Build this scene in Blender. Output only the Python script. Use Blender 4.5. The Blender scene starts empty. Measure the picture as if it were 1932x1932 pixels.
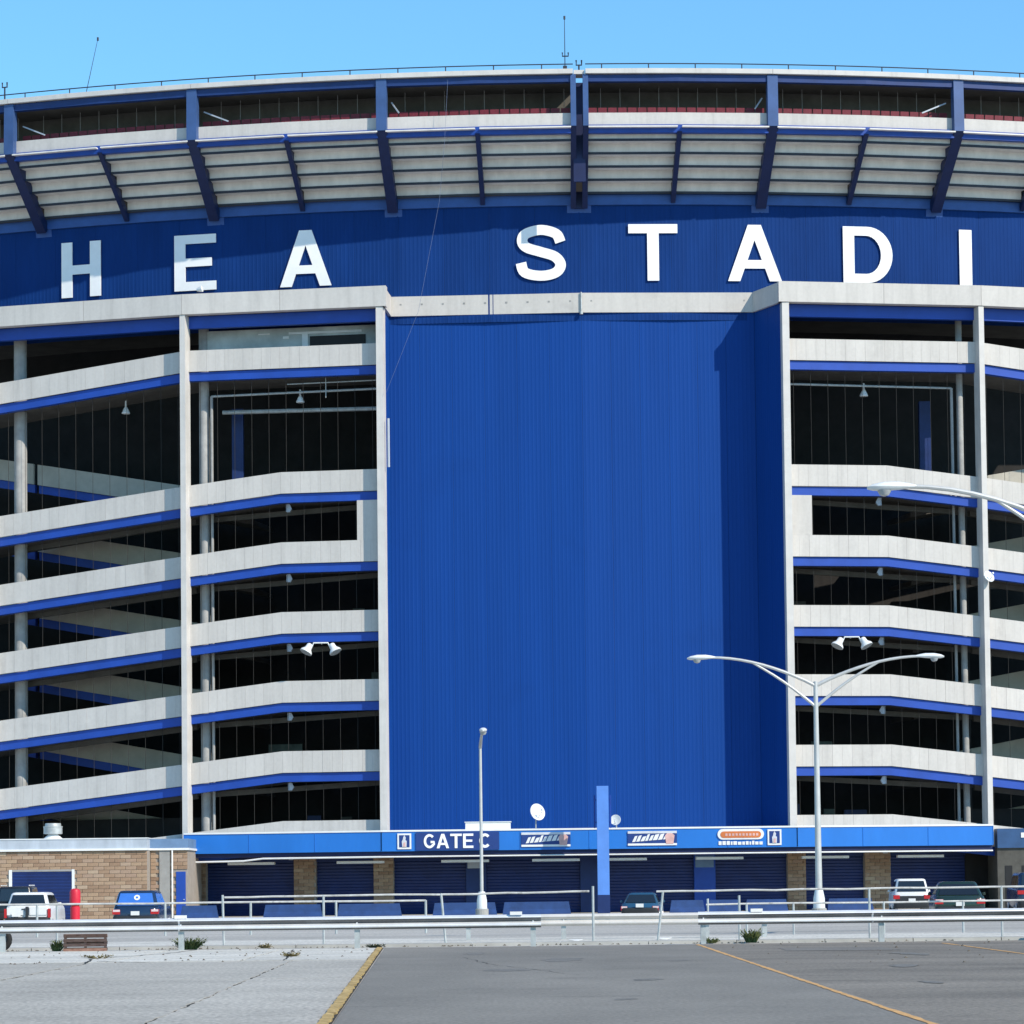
import bpy, math, random
from mathutils import Vector, Matrix
from mathutils.geometry import tessellate_polygon

random.seed(7)
SC = bpy.context.scene
COL = SC.collection
R = math.radians

# ---------------------------------------------------------------- camera, light
cam_d = bpy.data.cameras.new('camera'); cam = bpy.data.objects.new('camera', cam_d); COL.objects.link(cam)
cam_d.sensor_width = 36.0; cam_d.lens = 5900 / 1932 * 36.0
cam_d.shift_y = 397 / 1932; cam_d.clip_start = 0.5; cam_d.clip_end = 6000
th, roll = R(3.0), 0.0112
F = Vector((0, math.cos(th), math.sin(th))); R0 = Vector((1, 0, 0)); U0 = R0.cross(F)
RV = math.cos(roll) * R0 - math.sin(roll) * U0; UV = math.sin(roll) * R0 + math.cos(roll) * U0
mw = Matrix((RV, UV, -F)).transposed().to_4x4(); mw.translation = (-4.45, -187.0, 1.6)
cam.matrix_world = mw
SC.camera = cam

SUN_AZ, SUN_EL = R(47.0), R(35.5)          # azimuth to the right of the facade's normal
sun_dir = Vector((math.sin(SUN_AZ) * math.cos(SUN_EL), -math.cos(SUN_AZ) * math.cos(SUN_EL), math.sin(SUN_EL)))
w = bpy.data.worlds.new('World'); SC.world = w; w.use_nodes = True
nt = w.node_tree; bg = nt.nodes['Background']
sky = nt.nodes.new('ShaderNodeTexSky'); sky.sky_type = 'NISHITA'; sky.sun_disc = False
sky.sun_elevation = SUN_EL; sky.sun_rotation = math.pi - SUN_AZ
sky.altitude = 0; sky.air_density = 1.22; sky.dust_density = 0.0; sky.ozone_density = 10.0
tint = nt.nodes.new('ShaderNodeMix'); tint.data_type = 'RGBA'; tint.blend_type = 'MULTIPLY'; tint.inputs[0].default_value = 1.0
tint.inputs[7].default_value = (0.90, 1.08, 0.97, 1)      # the same slight cyan shift over the whole sky
nt.links.new(sky.outputs[0], tint.inputs[6]); nt.links.new(tint.outputs[2], bg.inputs[0]); bg.inputs[1].default_value = 0.15
sd = bpy.data.lights.new('sun', 'SUN'); sd.energy = 3.5; sd.angle = R(0.53); sd.color = (1.0, 0.90, 0.76)
so = bpy.data.objects.new('sun', sd); COL.objects.link(so); so.location = (60, -120, 90)
so.rotation_euler = (-sun_dir).to_track_quat('-Z', 'Y').to_euler()
SC.view_settings.view_transform = 'Standard'; SC.view_settings.look = 'None'
SC.view_settings.exposure = 0.46; SC.view_settings.gamma = 1.0; SC.view_settings.use_curve_mapping = False

# ---------------------------------------------------------------- materials
MAT = {}
def mat(name, rgb, rough=0.6, metal=0.0, var=0.12, scale=1.5, stretch=(1, 1, 1), bump=0.0, bscale=30.0, rnd=0.0, spec=0.4,
        rgb2=None, fine=0.0, fscale=40.0, streak=0.0, spots=0.0, sscale=0.9, fst=None):
    m = bpy.data.materials.new(name); m.use_nodes = True; t = m.node_tree; b = t.nodes['Principled BSDF']
    b.inputs['Roughness'].default_value = rough; b.inputs['Metallic'].default_value = metal
    b.inputs['Specular IOR Level'].default_value = spec
    tc = t.nodes.new('ShaderNodeTexCoord'); mp = t.nodes.new('ShaderNodeMapping'); mp.inputs['Scale'].default_value = stretch
    t.links.new(tc.outputs['Object'], mp.inputs['Vector'])
    no = t.nodes.new('ShaderNodeTexNoise'); no.inputs['Scale'].default_value = scale; no.inputs['Detail'].default_value = 6
    no.inputs['Roughness'].default_value = 0.62
    t.links.new(mp.outputs[0], no.inputs['Vector'])
    mx = t.nodes.new('ShaderNodeMix'); mx.data_type = 'RGBA'
    a = [max(0, c * (1 - var)) for c in rgb] + [1]; c2 = ([c for c in rgb2] if rgb2 else [min(1, c * (1 + var)) for c in rgb]) + [1]
    mx.inputs[6].default_value = a; mx.inputs[7].default_value = c2
    rmp = t.nodes.new('ShaderNodeMapRange'); rmp.inputs[1].default_value = 0.3; rmp.inputs[2].default_value = 0.7
    t.links.new(no.outputs[0], rmp.inputs[0]); t.links.new(rmp.outputs[0], mx.inputs[0])
    col = mx.outputs[2]
    if fine > 0:
        n3 = t.nodes.new('ShaderNodeTexNoise'); n3.inputs['Scale'].default_value = fscale; n3.inputs['Detail'].default_value = 3
        if fst:
            m3 = t.nodes.new('ShaderNodeMapping'); m3.inputs['Scale'].default_value = fst
            t.links.new(tc.outputs['Object'], m3.inputs['Vector']); t.links.new(m3.outputs[0], n3.inputs['Vector'])
        else: t.links.new(tc.outputs['Object'], n3.inputs['Vector'])
        r3 = t.nodes.new('ShaderNodeMapRange'); r3.inputs[1].default_value = 0.3; r3.inputs[2].default_value = 0.7
        r3.inputs[3].default_value = 1 - fine; r3.inputs[4].default_value = 1 + fine
        t.links.new(n3.outputs[0], r3.inputs[0])
        h3 = t.nodes.new('ShaderNodeVectorMath'); h3.operation = 'SCALE'
        t.links.new(col, h3.inputs[0]); t.links.new(r3.outputs[0], h3.inputs[3]); col = h3.outputs[0]
    for amt, sc_, st_, lo, hi in ((streak, 1.6, (1.6, 1.6, 0.07), 0.52, 0.74), (spots, sscale, (1, 1, 1), 0.58, 0.72)):
        if amt > 0:
            m4 = t.nodes.new('ShaderNodeMapping'); m4.inputs['Scale'].default_value = st_; t.links.new(tc.outputs['Object'], m4.inputs['Vector'])
            n4 = t.nodes.new('ShaderNodeTexNoise'); n4.inputs['Scale'].default_value = sc_; n4.inputs['Detail'].default_value = 5; n4.inputs['Roughness'].default_value = 0.6
            t.links.new(m4.outputs[0], n4.inputs['Vector'])
            r4 = t.nodes.new('ShaderNodeMapRange'); r4.inputs[1].default_value = lo; r4.inputs[2].default_value = hi
            r4.inputs[3].default_value = 1.0; r4.inputs[4].default_value = 1 - amt
            t.links.new(n4.outputs[0], r4.inputs[0])
            h4 = t.nodes.new('ShaderNodeVectorMath'); h4.operation = 'SCALE'
            t.links.new(col, h4.inputs[0]); t.links.new(r4.outputs[0], h4.inputs[3]); col = h4.outputs[0]
    if rnd > 0:
        oi = t.nodes.new('ShaderNodeObjectInfo'); r2 = t.nodes.new('ShaderNodeMapRange')
        r2.inputs[3].default_value = 1 - rnd; r2.inputs[4].default_value = 1 + rnd
        t.links.new(oi.outputs['Random'], r2.inputs[0])
        h2 = t.nodes.new('ShaderNodeVectorMath'); h2.operation = 'SCALE'
        t.links.new(col, h2.inputs[0]); t.links.new(r2.outputs[0], h2.inputs[3]); col = h2.outputs[0]
    t.links.new(col, b.inputs['Base Color'])
    if bump > 0:
        n2 = t.nodes.new('ShaderNodeTexNoise'); n2.inputs['Scale'].default_value = bscale; n2.inputs['Detail'].default_value = 4
        t.links.new(tc.outputs['Object'], n2.inputs['Vector'])
        bp = t.nodes.new('ShaderNodeBump'); bp.inputs['Strength'].default_value = bump; bp.inputs['Distance'].default_value = 0.05
        t.links.new(n2.outputs[0], bp.inputs['Height']); t.links.new(bp.outputs[0], b.inputs['Normal'])
    MAT[name] = m
    return m

V = (1, 1, 0.06)      # vertical weather streaks
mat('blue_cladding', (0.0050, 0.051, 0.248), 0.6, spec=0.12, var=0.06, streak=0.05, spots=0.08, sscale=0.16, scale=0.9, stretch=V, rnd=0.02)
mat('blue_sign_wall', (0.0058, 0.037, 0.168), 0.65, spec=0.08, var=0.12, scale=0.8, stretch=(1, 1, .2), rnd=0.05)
mat('blue_steel', (0.012, 0.055, 0.30), 0.45, var=0.15, scale=1.2)
mat('blue_edge', (0.012, 0.062, 0.36), 0.5, var=0.12, scale=0.8)
mat('navy_rim', (0.010, 0.036, 0.15), 0.5, var=0.15)
mat('shaded_rib_navy', (0.005, 0.016, 0.075), 0.5, var=0.15)  # rib steel with the shade of the underside put into its colour
mat('sunlit_post_blue', (0.045, 0.095, 0.24), 0.45, var=0.15, scale=1.2)  # lighter copy of the rib steel, sunlight on the posts painted in
mat('blue_strip', (0.03, 0.09, 0.30), 0.5, var=0.12)
mat('barrier_blue', (0.016, 0.052, 0.17), 0.6, var=0.2, scale=2)
mat('dark_navy', (0.006, 0.014, 0.07), 0.55, var=0.2)
mat('fascia_blue', (0.018, 0.168, 0.57), 0.4, var=0.08, scale=0.6, stretch=(1, 1, .3))
mat('pylon_blue', (0.10, 0.25, 0.66), 0.45, var=0.1, scale=0.8)
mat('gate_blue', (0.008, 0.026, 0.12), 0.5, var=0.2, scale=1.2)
mat('white_panel', (0.55, 0.525, 0.49), 0.7, streak=0.12, spots=0.10, sscale=0.5, var=0.07, scale=1.2, stretch=(1, 1, .25), rnd=0.035, bump=0.05, fine=0.03, fscale=6)
mat('white_coping', (0.58, 0.56, 0.53), 0.65, streak=0.12, var=0.08, scale=1.0, rnd=0.02)
mat('panel_back', (0.40, 0.39, 0.37), 0.85, var=0.1)
mat('joint_concrete', (0.30, 0.30, 0.29), 0.85, var=0.15)
mat('white_paint', (0.78, 0.78, 0.76), 0.45, var=0.06)
mat('letter_white', (0.88, 0.88, 0.88), 0.4, var=0.04, rnd=0.02)
mat('riser_white', (0.72, 0.69, 0.65), 0.75, var=0.12, scale=1.6, stretch=(1, 1, .4), rnd=0.04)
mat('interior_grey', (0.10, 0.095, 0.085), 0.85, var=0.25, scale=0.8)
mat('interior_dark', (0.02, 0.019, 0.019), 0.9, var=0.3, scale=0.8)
mat('partition_green', (0.10, 0.13, 0.12), 0.7, var=0.3)
mat('partition_pale', (0.22, 0.21, 0.19), 0.8, var=0.3)
mat('rear_concrete', (0.46, 0.43, 0.37), 0.8, var=0.12, scale=1.0)
mat('column_grey', (0.36, 0.36, 0.35), 0.7, var=0.2, streak=0.2)
mat('room_grey', (0.42, 0.46, 0.45), 0.6, var=0.35, scale=0.5)
mat('shaded_block', (0.085, 0.082, 0.072), 0.85, var=0.25, scale=2)  # shade on the low block's wall is put into this colour
mat('shaded_block_blue', (0.03, 0.085, 0.20), 0.6, var=0.15)  # parapet blue darkened by the same painted shade
mat('black', (0.012, 0.012, 0.013), 0.6, var=0.2)
mat('seat_red', (0.17, 0.018, 0.032), 0.55, var=0.2, scale=6)
mat('galv', (0.70, 0.71, 0.72), 0.45, metal=0.25, var=0.10, scale=2.5, bump=0.03)
mat('screen_wire', (0.035, 0.033, 0.03), 0.7, var=0.3)
mat('galv_post', (0.42, 0.45, 0.45), 0.55, metal=0.3, var=0.2, scale=3)
mat('rail_worn', (0.55, 0.54, 0.51), 0.6, metal=0.1, var=0.25, scale=3, spots=0.75, sscale=2.2)
mat('galv_shaded', (0.16, 0.16, 0.165), 0.8, var=0.35, scale=2.0, stretch=(.4, 1, 1))  # darker galv that paints the shade under the rail folds
mat('pole_grey', (0.50, 0.51, 0.50), 0.5, metal=0.2, var=0.1)
mat('lamp_white', (0.72, 0.74, 0.74), 0.4, var=0.08)
mat('lamp_glass', (0.35, 0.37, 0.38), 0.15, var=0.05)
mat('rust', (0.24, 0.10, 0.055), 0.85, var=0.3, scale=8)
mat('old_wood', (0.22, 0.10, 0.07), 0.85, var=0.3, scale=6, stretch=(1, 1, 6), rgb2=(0.36, 0.22, 0.17))
mat('mortar', (0.33, 0.29, 0.25), 0.9, var=0.15)
mat('parapet_grey', (0.42, 0.47, 0.53), 0.6, var=0.15, scale=1.5, stretch=(1, 1, .3))
mat('parapet_blue', (0.13, 0.22, 0.36), 0.6, var=0.15)
mat('red_paint', (0.60, 0.02, 0.045), 0.45, var=0.12)
mat('weed', (0.07, 0.12, 0.03), 0.7, var=0.4, scale=9, rgb2=(0.16, 0.18, 0.06))
mat('debris', (0.12, 0.10, 0.075), 0.9, var=0.4, scale=8)
mat('dry_weed', (0.16, 0.15, 0.06), 0.8, var=0.4, scale=9, rgb2=(0.30, 0.24, 0.12))
mat('cable', (0.16, 0.2, 0.3), 0.6)
mat('steel_dark', (0.03, 0.035, 0.05), 0.6, var=0.2)
mat('sign_navy', (0.014, 0.045, 0.20), 0.5, var=0.08)
mat('sign_orange', (0.62, 0.18, 0.05), 0.5, var=0.15)
mat('sign_pink', (0.66, 0.40, 0.36), 0.5, var=0.25)
mat('sign_pale', (0.60, 0.62, 0.66), 0.5, var=0.12)
# ground
mat('asphalt', (0.215, 0.198, 0.17), 0.9, spots=0.22, sscale=0.35, var=0.26, scale=0.16, stretch=(1, .5, 1), bump=0.25, bscale=25, fst=(1, .35, 1), fine=0.16, fscale=16)
mat('asphalt_stain', (0.185, 0.172, 0.15), 0.8, var=0.25, scale=1.5, fine=0.2, fscale=12)
mat('asphalt_patch', (0.185, 0.168, 0.145), 0.9, var=0.2, scale=0.5, fine=0.2, fscale=12)
mat('asphalt_old', (0.21, 0.185, 0.152), 0.92, spots=0.3, sscale=0.5, var=0.32, scale=0.22, stretch=(.35, 1, 1), bump=0.35, bscale=18, fst=(1, .35, 1), fine=0.22, fscale=14)
mat('concrete_old', (0.43, 0.40, 0.345), 0.9, spots=0.2, sscale=0.6, var=0.18, scale=0.3, bump=0.3, bscale=20, rnd=0.04, fst=(1, .35, 1), fine=0.26, fscale=14)
mat('concrete_pale', (0.60, 0.57, 0.50), 0.9, spots=0.25, sscale=0.7, var=0.2, scale=0.5, stretch=(.3, 1.6, 1), bump=0.2, bscale=14, rnd=0.08, fst=(1, .35, 1), fine=0.2, fscale=12)
mat('apron', (0.43, 0.405, 0.36), 0.9, var=0.22, scale=0.15, stretch=(.3, 1, 1), bump=0.2, bscale=14, fst=(1, .2, 1), fine=0.16, fscale=10, spots=0.2, sscale=0.3)
mat('kerb_stone', (0.36, 0.355, 0.33), 0.9, var=0.15, scale=1.5, rnd=0.06)
mat('crack', (0.035, 0.034, 0.03), 0.95, var=0.3, scale=8)
mat('yellow_line', (0.62, 0.35, 0.13), 0.8, var=0.3, scale=3.0, fine=0.2, fscale=18)
mat('yellow_kerb', (0.46, 0.29, 0.08), 0.85, rgb2=(0.62, 0.44, 0.18), var=0.5, scale=2.6, fine=0.3, fscale=14)
mat('litter', (0.75, 0.75, 0.73), 0.7)
# vehicles
mat('car_white', (0.72, 0.72, 0.71), 0.25, var=0.03, spec=0.6)
mat('car_black', (0.012, 0.013, 0.016), 0.2, var=0.1, spec=0.6)
mat('car_navy', (0.012, 0.03, 0.075), 0.2, var=0.1, spec=0.6)
mat('car_teal', (0.035, 0.12, 0.21), 0.22, metal=0.4, var=0.08, spec=0.6)
mat('car_green', (0.014, 0.032, 0.026), 0.2, var=0.1, spec=0.6)
mat('car_glass', (0.012, 0.016, 0.022), 0.06, var=0.05, spec=0.8)
mat('blue_reflect_glass', (0.07, 0.24, 0.72), 0.10, metal=0.35, var=0.10, spec=0.8)  # blue reflection on the rear glass, painted as its base colour
mat('car_trim', (0.025, 0.027, 0.03), 0.5, var=0.1)
mat('tail_red', (0.45, 0.015, 0.02), 0.2, var=0.1)
mat('tail_clear', (0.70, 0.55, 0.55), 0.2, var=0.1)
mat('plate', (0.72, 0.72, 0.70), 0.5)
mat('tyre', (0.018, 0.018, 0.018), 0.85)
mat('rim_metal', (0.5, 0.5, 0.51), 0.35, metal=0.7)

def brick_mat():
    m = mat('stone', (0.30, 0.20, 0.13), 0.9, var=0.28, scale=5, bump=0.35, bscale=14)
    t = m.node_tree; b = t.nodes['Principled BSDF']
    oi = t.nodes.new('ShaderNodeObjectInfo'); cr = t.nodes.new('ShaderNodeValToRGB')
    e = cr.color_ramp.elements
    e[0].color = (0.22, 0.14, 0.095, 1); e[1].color = (0.50, 0.40, 0.29, 1)
    for p, c in ((0.3, (0.34, 0.225, 0.15, 1)), (0.55, (0.42, 0.30, 0.20, 1)), (0.8, (0.36, 0.25, 0.19, 1))):
        k = e.new(p); k.color = c
    t.links.new(oi.outputs['Random'], cr.inputs[0])
    old = b.inputs['Base Color'].links[0].from_socket
    mx = t.nodes.new('ShaderNodeMix'); mx.data_type = 'RGBA'; mx.inputs[0].default_value = 0.35
    t.links.new(cr.outputs[0], mx.inputs[6]); t.links.new(old, mx.inputs[7]); t.links.new(mx.outputs[2], b.inputs['Base Color'])
brick_mat()

# ---------------------------------------------------------------- mesh helpers
class MB:
    def __init__(s): s.v = []; s.f = []
    def hexa(s, p):                        # p: 8 points, bottom 4 ccw, top 4 ccw
        n = len(s.v); s.v += [tuple(q) for q in p]
        for a in ((3, 2, 1, 0), (4, 5, 6, 7), (0, 1, 5, 4), (1, 2, 6, 5), (2, 3, 7, 6), (3, 0, 4, 7)): s.f.append(tuple(n + i for i in a))
        return s
    def box(s, x0, x1, y0, y1, z0, z1):
        return s.hexa([(x0, y0, z0), (x1, y0, z0), (x1, y1, z0), (x0, y1, z0), (x0, y0, z1), (x1, y0, z1), (x1, y1, z1), (x0, y1, z1)])
    def beam(s, a, b, w, h, up=(0, 0, 1)):
        a = Vector(a); b = Vector(b); d = (b - a).normalized(); up = Vector(up)
        sd_ = d.cross(up)
        if sd_.length < 1e-4: sd_ = d.cross(Vector((0, 1, 0)))
        sd_.normalize(); u = sd_.cross(d).normalized()
        q = [-sd_ * w / 2 - u * h / 2, sd_ * w / 2 - u * h / 2, sd_ * w / 2 + u * h / 2, -sd_ * w / 2 + u * h / 2]
        return s.hexa([a + k for k in q] + [b + k for k in q])
    def tube(s, pts, r, n=8, r2=None, caps=True):
        pts = [Vector(p) for p in pts]; m = len(pts); rings = []
        for i, p in enumerate(pts):
            d = (pts[min(i + 1, m - 1)] - pts[max(i - 1, 0)]).normalized()
            a = d.cross(Vector((0, 0, 1)))
            if a.length < 1e-3: a = d.cross(Vector((0, 1, 0)))
            a.normalize(); b = d.cross(a).normalized()
            rr = r if r2 is None else r + (r2 - r) * i / (m - 1)
            k = len(s.v); rings.append(k)
            for j in range(n):
                t = 2 * math.pi * j / n; s.v.append(tuple(p + a * math.cos(t) * rr + b * math.sin(t) * rr))
        for i in range(m - 1):
            for j in range(n):
                j2 = (j + 1) % n
                s.f.append((rings[i] + j, rings[i] + j2, rings[i + 1] + j2, rings[i + 1] + j))
        if caps:
            s.f.append(tuple(rings[0] + j for j in reversed(range(n)))); s.f.append(tuple(rings[-1] + j for j in range(n)))
        return s
    def lathe(s, prof, c=(0, 0, 0), n=16, axis=None):      # prof: (radius, height)
        M = Matrix.Identity(3) if axis is None else Vector((0, 0, 1)).rotation_difference(Vector(axis)).to_matrix()
        c = Vector(c); rings = []
        for (r, h) in prof:
            rings.append(len(s.v))
            for j in range(n):
                t = 2 * math.pi * j / n; s.v.append(tuple(c + M @ Vector((r * math.cos(t), r * math.sin(t), h))))
        for i in range(len(prof) - 1):
            for j in range(n):
                j2 = (j + 1) % n; s.f.append((rings[i] + j, rings[i] + j2, rings[i + 1] + j2, rings[i + 1] + j))
        s.f.append(tuple(rings[0] + j for j in reversed(range(n)))); s.f.append(tuple(rings[-1] + j for j in range(n)))
        return s
    def loft(s, rings):
        n = len(rings[0]); k = []
        for r in rings:
            k.append(len(s.v)); s.v += [tuple(p) for p in r]
        for i in range(len(rings) - 1):
            for j in range(n):
                j2 = (j + 1) % n; s.f.append((k[i] + j, k[i] + j2, k[i + 1] + j2, k[i + 1] + j))
        s.f.append(tuple(k[0] + j for j in reversed(range(n)))); s.f.append(tuple(k[-1] + j for j in range(n)))
        return s
    def prism(s, loops, fn, depth):        # 2-D loops (outer, holes); fn(x, y, d) -> 3-D
        flat = [p for l in loops for p in l]
        tris = tessellate_polygon([[Vector((p[0], p[1], 0)) for p in l] for l in loops])
        n = len(s.v)
        s.v += [tuple(fn(p[0], p[1], depth)) for p in flat]; s.v += [tuple(fn(p[0], p[1], 0)) for p in flat]; m = len(flat)
        for a, b, c in tris:
            s.f.append((n + a, n + b, n + c)); s.f.append((n + m + c, n + m + b, n + m + a))
        o = 0
        for l in loops:
            q = len(l)
            for i in range(q):
                a, b = o + i, o + (i + 1) % q; s.f.append((n + a, n + b, n + m + b, n + m + a))
            o += q
        return s
    def mesh(s, name, m):
        me = bpy.data.meshes.new(name); me.from_pydata(s.v, [], s.f); me.update()
        import bmesh
        b = bmesh.new(); b.from_mesh(me); bmesh.ops.recalc_face_normals(b, faces=b.faces); b.to_mesh(me); b.free()
        me.materials.append(MAT[m]); return me
    def build(s, name, m, parent=None, smooth=False, label=None, kind=None):
        me = s.mesh(name, m); o = bpy.data.objects.new(name, me); COL.objects.link(o)
        if smooth:
            for p in me.polygons: p.use_smooth = True
            try: me.set_sharp_from_angle(angle=R(38))
            except Exception: pass
        if parent is not None: attach(o, parent)
        if label: o['label'] = label
        if kind: o['kind'] = kind
        return o

def attach(o, parent):
    o.parent = parent
    r = parent
    while r.parent is not None: r = r.parent
    if parent.type == 'EMPTY' or r.type == 'EMPTY':
        if parent.type == 'EMPTY' and parent.get('_local', 0) == 0:
            o.matrix_parent_inverse = Matrix.Translation(-parent.location)

def thing(name, label, cat, loc=(0, 0, 0), group=None, local=False, rotz=0.0):
    o = bpy.data.objects.new(name, None); COL.objects.link(o); o.location = loc; o.rotation_euler = (0, 0, rotz)
    o['label'] = label; o['category'] = cat; o.empty_display_size = 0.5
    if group: o['group'] = group
    if local: LOCAL.add(o.name)
    return o
LOCAL = set()
def attach(o, parent):
    o.parent = parent
    if parent.type == 'EMPTY' and parent.name not in LOCAL:
        o.matrix_parent_inverse = Matrix.Translation(-parent.location)

def tag(o, label, cat, group=None):
    o['label'] = label; o['category'] = cat
    if group: o['group'] = group
    return o

YC = 105.0
def P(deg, r, z): a = R(deg); return Vector((r * math.sin(a), YC - r * math.cos(a), z))
def NRM(deg): a = R(deg); return Vector((math.sin(a), -math.cos(a), 0))
def TAN(deg): a = R(deg); return Vector((math.cos(a), math.sin(a), 0))
def chord(a0, a1, r, t, z):
    p = P(a0, r, z).lerp(P(a1, r, z), t); return p

# ---------------------------------------------------------------- ground
def sheet(name, pts, z, m, kind='structure', parent=None):
    b = MB(); n = len(pts); b.v = [(x, y, z) for x, y in pts]; b.f = [tuple(range(n))]
    o = b.build(name, m, parent)
    if kind and parent is None: o['kind'] = kind
    return o
sheet('ground', [(-2500, -2500), (2500, -2500), (2500, 2500), (-2500, 2500)], -0.02, 'apron')
apron = sheet('stadium_apron', [(-120, -101.5), (120, -101.5), (120, 60), (-120, 60)], -0.012, 'apron')
lane = sheet('driveway', [(-7.9, -103.4), (0.45, -103.4), (0.3, -186), (-5.6, -186)], 0.0, 'asphalt')
lot = sheet('parking_lot', [(0.45, -103.0), (70, -99.0), (70, -186), (0.3, -186)], -0.004, 'asphalt_old')
# pale footway behind the guardrail with a kerb
fw = MB().box(-60, 70, -101.4, -91.0, -0.3, 0.03).build('footway', 'concrete_pale'); fw['kind'] = 'structure'
x = -44.0
while x < 36:
    L = 2.4
    MB().hexa([(x + .01, -101.72, -.05), (x + L - .01, -101.72, -.05), (x + L - .01, -101.42, -.05), (x + .01, -101.42, -.05),
               (x + .01, -101.69, .075), (x + L - .01, -101.69, .075), (x + L - .01, -101.42, .085), (x + .01, -101.42, .085)]).build('kerbstone', 'kerb_stone', fw)
    x += L
# left concrete slabs: pale row by the guardrail and older grey slabs before it
pv = sheet('slab_bed', [(-60, -103.2), (-7.95, -103.2), (-5.6, -186), (-60, -186)], -0.008, 'crack')
def slab(a, m, z=0.004, jag=0.0):
    b = MB(); pts = []
    n = len(a)
    for i in range(n):
        p, q = Vector(a[i]), Vector(a[(i + 1) % n]); L = (q - p).length; k = max(1, min(40, int(L / 0.45)))
        for j in range(k):
            t = p.lerp(q, j / k); pts.append((t.x + random.uniform(-jag, jag), t.y + random.uniform(-jag, jag)))
    b.prism([pts], lambda X, Y, d: (X, Y, z - 0.1 + d), 0.1)
    return b.build('concrete_slab', m, pv)
kx = lambda y: -7.98 + (-103.4 - y) * 0.0287          # kerb edge
g = 0.03
rows = [(-103.3, -106.6, 'concrete_pale'), (-106.6, -110.2, 'concrete_pale'), (-110.2, -113.6, 'concrete_pale'), (-113.6, -117.0, 'concrete_pale')]
for (ya, yb, m) in rows:
    xs = [-34, -23.5, -18.6, -13.6, -10.6]
    for i in range(len(xs)):
        x0 = xs[i]; x1a = xs[i + 1] if i + 1 < len(xs) else kx(ya) - .14; x1b = xs[i + 1] if i + 1 < len(xs) else kx(yb) - .14
        slab([(x0 + g, yb + g * 3), (x1b - g, yb + g * 3), (x1a - g, ya - g * 2), (x0 + g, ya - g * 2)], m, 0.006, 0.02)
cx = lambda y: -9.5 + (y + 112) * -0.0165              # long crack
cl = lambda y: -13.9 + (y + 116) * -0.01
for (ya, yb) in ((-117.0, -131.0), (-131.0, -150.0), (-150.0, -170.0)):
    slab([(-34, yb + g), (cl(yb) - .05, yb + g), (cl(ya) - .05, ya - .05), (-34, ya - .05)], 'concrete_old', 0.003, 0.03)
    slab([(cl(yb) + .03, yb + g), (cx(yb) - .02, yb + g), (cx(ya) - .02, ya - .05), (cl(ya) + .03, ya - .05)], 'concrete_old', 0.003, 0.035)
    slab([(cx(yb) + .02, yb + g), (kx(yb) - .14, yb + g), (kx(ya) - .14, ya - .05), (cx(ya) + .02, ya - .05)], 'concrete_old', 0.003, 0.035)
def strip_line(name, f0, y0, y1, wd, m, z, ragged=0.02, seg=0.35, gap=0.0):
    b = MB(); y = y0; L = []; Rr = []
    while y > y1:
        c = f0(y); L.append((c - wd / 2 + random.uniform(-ragged, ragged), y)); Rr.append((c + wd / 2 + random.uniform(-ragged, ragged), y)); y -= seg
    for i in range(len(L) - 1):
        if random.random() < gap: continue
        n = len(b.v)
        b.v += [(*L[i], z), (*Rr[i], z), (*Rr[i + 1], z), (*L[i + 1], z)]; b.f.append((n, n + 1, n + 2, n + 3))
    o = b.build(name, m); o['kind'] = 'structure'; return o
yk = MB(); y = -103.5; pl = []; pr = []
while y > -186:
    pl.append((kx(y) - .13 + random.uniform(-.01, .01), y)); pr.append((kx(y) - .01 + random.uniform(-.025, .02), y)); y -= .3
for i in range(len(pl) - 1):
    yk.hexa([(*pl[i + 1], -.05), (*pr[i + 1], -.05), (*pr[i], -.05), (*pl[i], -.05), (*pl[i + 1], .03), (*pr[i + 1], .018), (*pr[i], .018), (*pl[i], .03)])
o = yk.build('painted_kerb_edge', 'yellow_kerb'); o['kind'] = 'structure'
strip_line('lane_marking', lambda y: 0.40 + (-104 - y) * -0.0033, -103.8, -186, 0.10, 'yellow_line', 0.006, 0.015, 0.4, 0.02)
strip_line('lane_marking', lambda y: 6.70, -105.4, -186, 0.11, 'yellow_line', 0.004, 0.02, 0.4, 0.10)
strip_line('lane_marking', lambda y: 13.0, -105.4, -186, 0.11, 'yellow_line', 0.004, 0.02, 0.4, 0.10)
def crackline(pts, wd, z=0.008):
    b = MB(); P2 = []
    for i in range(len(pts) - 1):
        a, c = Vector(pts[i]), Vector(pts[i + 1]); k = max(2, int((c - a).length / 0.5))
        for j in range(k): q = a.lerp(c, j / k); P2.append((q.x + random.uniform(-.06, .06), q.y + random.uniform(-.18, .18)))
    P2.append(pts[-1])
    for i in range(len(P2) - 1):
        a, c = Vector(P2[i]), Vector(P2[i + 1]); d = (c - a).normalized(); n_ = Vector((-d.y, d.x)) * wd * random.uniform(.15, .5)
        n = len(b.v); b.v += [(*(a - n_), z), (*(a + n_), z), (*(c + n_), z), (*(c - n_), z)]; b.f.append((n, n + 1, n + 2, n + 3))
    o = b.build('pavement_crack', 'crack'); o['kind'] = 'structure'
crackline([(-12.9, -104), (-13.2, -108), (-14.4, -113), (-13.9, -118)], .10)
crackline([(-10.2, -105), (-10.0, -110), (-9.6, -117)], .07)
crackline([(-13.9, -116), (-12.6, -117.6), (-11.4, -117.0)], .12)
crackline([(2.0, -118), (5.0, -121), (9, -124), (14, -131)], .035, 0.003)
crackline([(3.0, -110), (8.0, -111), (15, -110)], .05, 0.003)
crackline([(5.5, -126), (9.0, -128.5), (11.8, -131)], .06, 0.003)
crackline([(2.2, -106.5), (7.0, -107.2), (12, -106.4)], .06, 0.003)
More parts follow.
